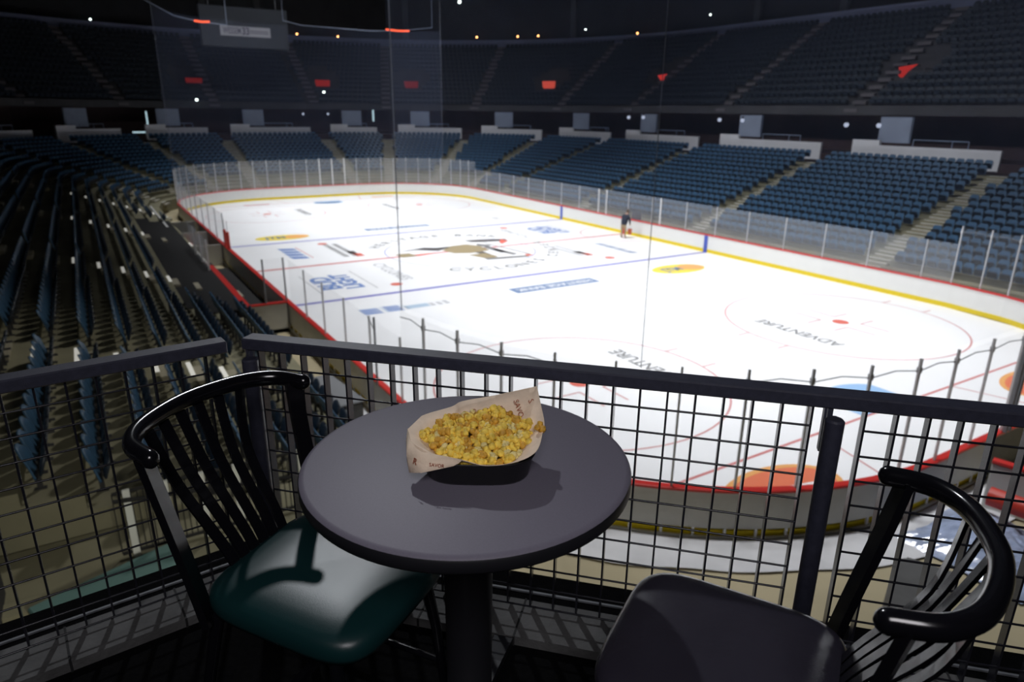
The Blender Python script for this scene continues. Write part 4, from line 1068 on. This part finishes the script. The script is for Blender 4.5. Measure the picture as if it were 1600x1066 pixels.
# printed words on the raised back flap
def flap_pt(fx, fz):
    """a point just in front of the back flap between its left (-.04,.104) and right (.126,.132) corners"""
    y = .103+.030*max(0, (fx-.03)/.1)
    zt = .112+.02*(fx+.04)/.166
    k = (fz-.013)/(zt-.013); f = .42+.58*k**(1/1.15) if k > 0 else .42
    return y*(.62*f+.38*f*f)-.004
for body, fx, fz, sz, rot in (('SAVOR', .088, .092, .017, -70), ('SAVOR', .052, .082, .017, -70), ('SAVOR', .018, .082, .014, -75), ('OR', -.012, .090, .013, -75), ('R', -.040, .084, .014, -75), ('SA', .116, .104, .018, -70)):
    Mx = Matrix.Translation((fx, flap_pt(fx, fz)-.004, fz)) @ Matrix.Rotation(radians(72), 4, 'X') @ Matrix.Rotation(radians(rot), 4, 'Z')
    text_mesh('printed_word', body, sz, M['print'], pl, Mx, extrude=.0004, sx=.95)
for body, p, sz, rz in (('R', (-.124, -.0885, .056), .018, -38), ('SAVOR', (-.078, -.1055, .057), .010, -12)):
    Mx = Matrix.Translation(p) @ Matrix.Rotation(radians(rz), 4, 'Z') @ Matrix.Rotation(radians(68), 4, 'X')
    text_mesh('printed_word', body, sz, M['print'], pl, Mx, extrude=.0004)
# popped kernels
def kernel(seed, m_):
    r_ = random.Random(seed); bm = bmesh.new()
    for i in range(r_.randint(5, 7)):
        a = r_.uniform(0, 6.28); e = r_.uniform(-1, 1); R_ = r_.uniform(.0042, .0078)
        off = Vector((cos(a)*sqrt(1-e*e), sin(a)*sqrt(1-e*e), e))*r_.uniform(.005, .0085)
        bmesh.ops.create_icosphere(bm, subdivisions=2, radius=R_, matrix=Matrix.Translation(off) @ Matrix.Diagonal((r_.uniform(.8, 1.25), r_.uniform(.8, 1.25), r_.uniform(.7, 1.1), 1)))
    for v in bm.verts: v.co += Vector((r_.uniform(-1, 1), r_.uniform(-1, 1), r_.uniform(-1, 1))) *.0011
    me = bpy.data.meshes.new('popcorn'); bm.to_mesh(me); bm.free()
    for p in me.polygons: p.use_smooth = True
    me.materials.append(m_); return me
KM = [kernel(i, M[['pop1', 'pop1', 'pop3', 'pop1', 'pop2', 'pop3', 'pop1', 'pop2']][0] if False else M[['pop1', 'pop1', 'pop3', 'pop1', 'pop2', 'pop3', 'pop1', 'pop1', 'pop3'][i]]) for i in range(9)]
rp = random.Random(11); done = []; tries = 0
def dome(x, y):
    r2 = ((x-.000)/.124)**2+((y-.014)/.084)**2
    return .043+.028*max(0, 1-r2)**.7+.22*(y+.02) if r2 < 1 else None
while len(done) < 170 and tries < 20000:
    tries += 1
    x, y = rp.uniform(-.125, .125), rp.uniform(-.075, .09)
    z = dome(x, y)
    if z is None: continue
    th = atan2(y, x); best = min(rim, key=lambda p: abs((atan2(p.y, p.x)-th+pi) % (2*pi)-pi)); q_ = hypot(x, y)/hypot(best.x, best.y)
    if q_ > (.66 if y < 0 else .78): continue
    z = max(z, .013+(best.z-.013)*max(0, (q_-.36)/.58)**1.15+.005)
    z = min(z, .016+(best.z-.013)*(max(0, (q_+.14-.42)/.58)**1.15)+.030+.05*(1-q_))
    z += rp.uniform(-.006, .004)
    if all((x-a)**2+(y-b_)**2+(z-c_)**2 > .0118**2 for a, b_, c_ in done): done.append((x, y, z))
done += [(.131, .016, .084)]
zone = lambda x, y: ('at the back by the raised flap' if y > .045 else ('along the front edge' if y < -.03 else ('at the left end' if x < -.06 else ('at the right end' if x > .06 else 'in the middle of the heap'))))
for i, (x, y, z) in enumerate(done):
    o = bpy.data.objects.new('popcorn', rp.choice(KM)); COL.objects.link(o)
    o.location = dw(bx_+x, by_+y, TH+z); o.rotation_euler = (rp.uniform(0, 6), rp.uniform(0, 6), rp.uniform(0, 6)); s_ = rp.uniform(.85, 1.25); o.scale = (s_, s_, s_)
    zn = zone(x, y) if i < len(done)-1 else 'perched on the right rim'
    tag(o, f'yellow popped corn kernel {zn}', 'popcorn', f'popcorn {zn}')

# ------------------------------------------------------------------ light
def area(loc, size, power, color=(1, 1, 1), target=None, spread=radians(120), shape='SQUARE', sy=None):
    l = bpy.data.lights.new('arena_and_fill_light', 'AREA'); l.energy = power; l.color = color; l.size = size; l.spread = spread
    if sy: l.shape = 'RECTANGLE'; l.size_y = sy
    o = bpy.data.objects.new('arena_and_fill_light', l); COL.objects.link(o); o.location = loc
    if target is not None: o.rotation_euler = (Vector(target)-Vector(loc)).to_track_quat('-Z', 'Y').to_euler()
    return o
for x in (-26, -13, 0, 13, 26):
    for y in (-5.5, 9.5):
        area((x, y, 24.5), 2.0, 830, (.97, .98, 1.0), (x*.93, y*.7-3.0, 0), radians(76))
for p_, t_, e_ in (((-16, 9, 24.5), (-14, -27, 4.5), 420), ((4, 9, 24.5), (4, -27, 4.5), 420), ((-6, 6, 24.5), (40, -6, 5), 270), ((10, -4, 24.5), (34, -22, 5), 230)):
    area(p_, 1.5, e_, (.92, .95, 1.0), t_, radians(62))  # added lamps that brighten the right and far stands, no fixtures behind them
def spot(loc, tgt, power, ang, blend=.4, size=.5, color=(1, 1, 1)):
    l = bpy.data.lights.new('deck_and_fill_spot', 'SPOT'); l.energy = power; l.spot_size = radians(ang); l.spot_blend = blend; l.shadow_soft_size = size; l.color = color
    o = bpy.data.objects.new('deck_and_fill_spot', l); COL.objects.link(o); o.location = loc
    o.rotation_euler = (Vector(tgt)-Vector(loc)).to_track_quat('-Z', 'Y').to_euler(); return o
spot((-16.7, 13.5, 24.0), dw(0, 1.4, .7), 6200, 13, .5, .35, (.92, .95, 1.0))
spot((-6, 2, 24.5), (-23.0, 18.2, 2.0), 8500, 34, .9, 1.0, (1.0, .97, .88))  # added spot to brighten the left stand, not a known fixture
area(dw(.1, -1.1, 2.7), 1.0, 13, (1.0, .96, 1.0), dw(0, 1.4, .7), radians(110))
area((-35.2, 18.9, 5.85), .5, 70, (1.0, .97, .85), (-28, 18.5, 2.2), radians(110))
w = bpy.data.worlds.new('world'); scene.world = w; w.use_nodes = True
w.node_tree.nodes['Background'].inputs[0].default_value = (.5, .6, 1, 1); w.node_tree.nodes['Background'].inputs[1].default_value = .004

scene.view_settings.view_transform = 'Standard'; scene.view_settings.look = 'None'; scene.view_settings.exposure = 0; scene.view_settings.gamma = 1
scene.cycles.use_denoising = True
scene.cycles.max_bounces = 6; scene.cycles.diffuse_bounces = 3; scene.cycles.glossy_bounces = 3; scene.cycles.transparent_max_bounces = 16
scene.cycles.sample_clamp_indirect = 4
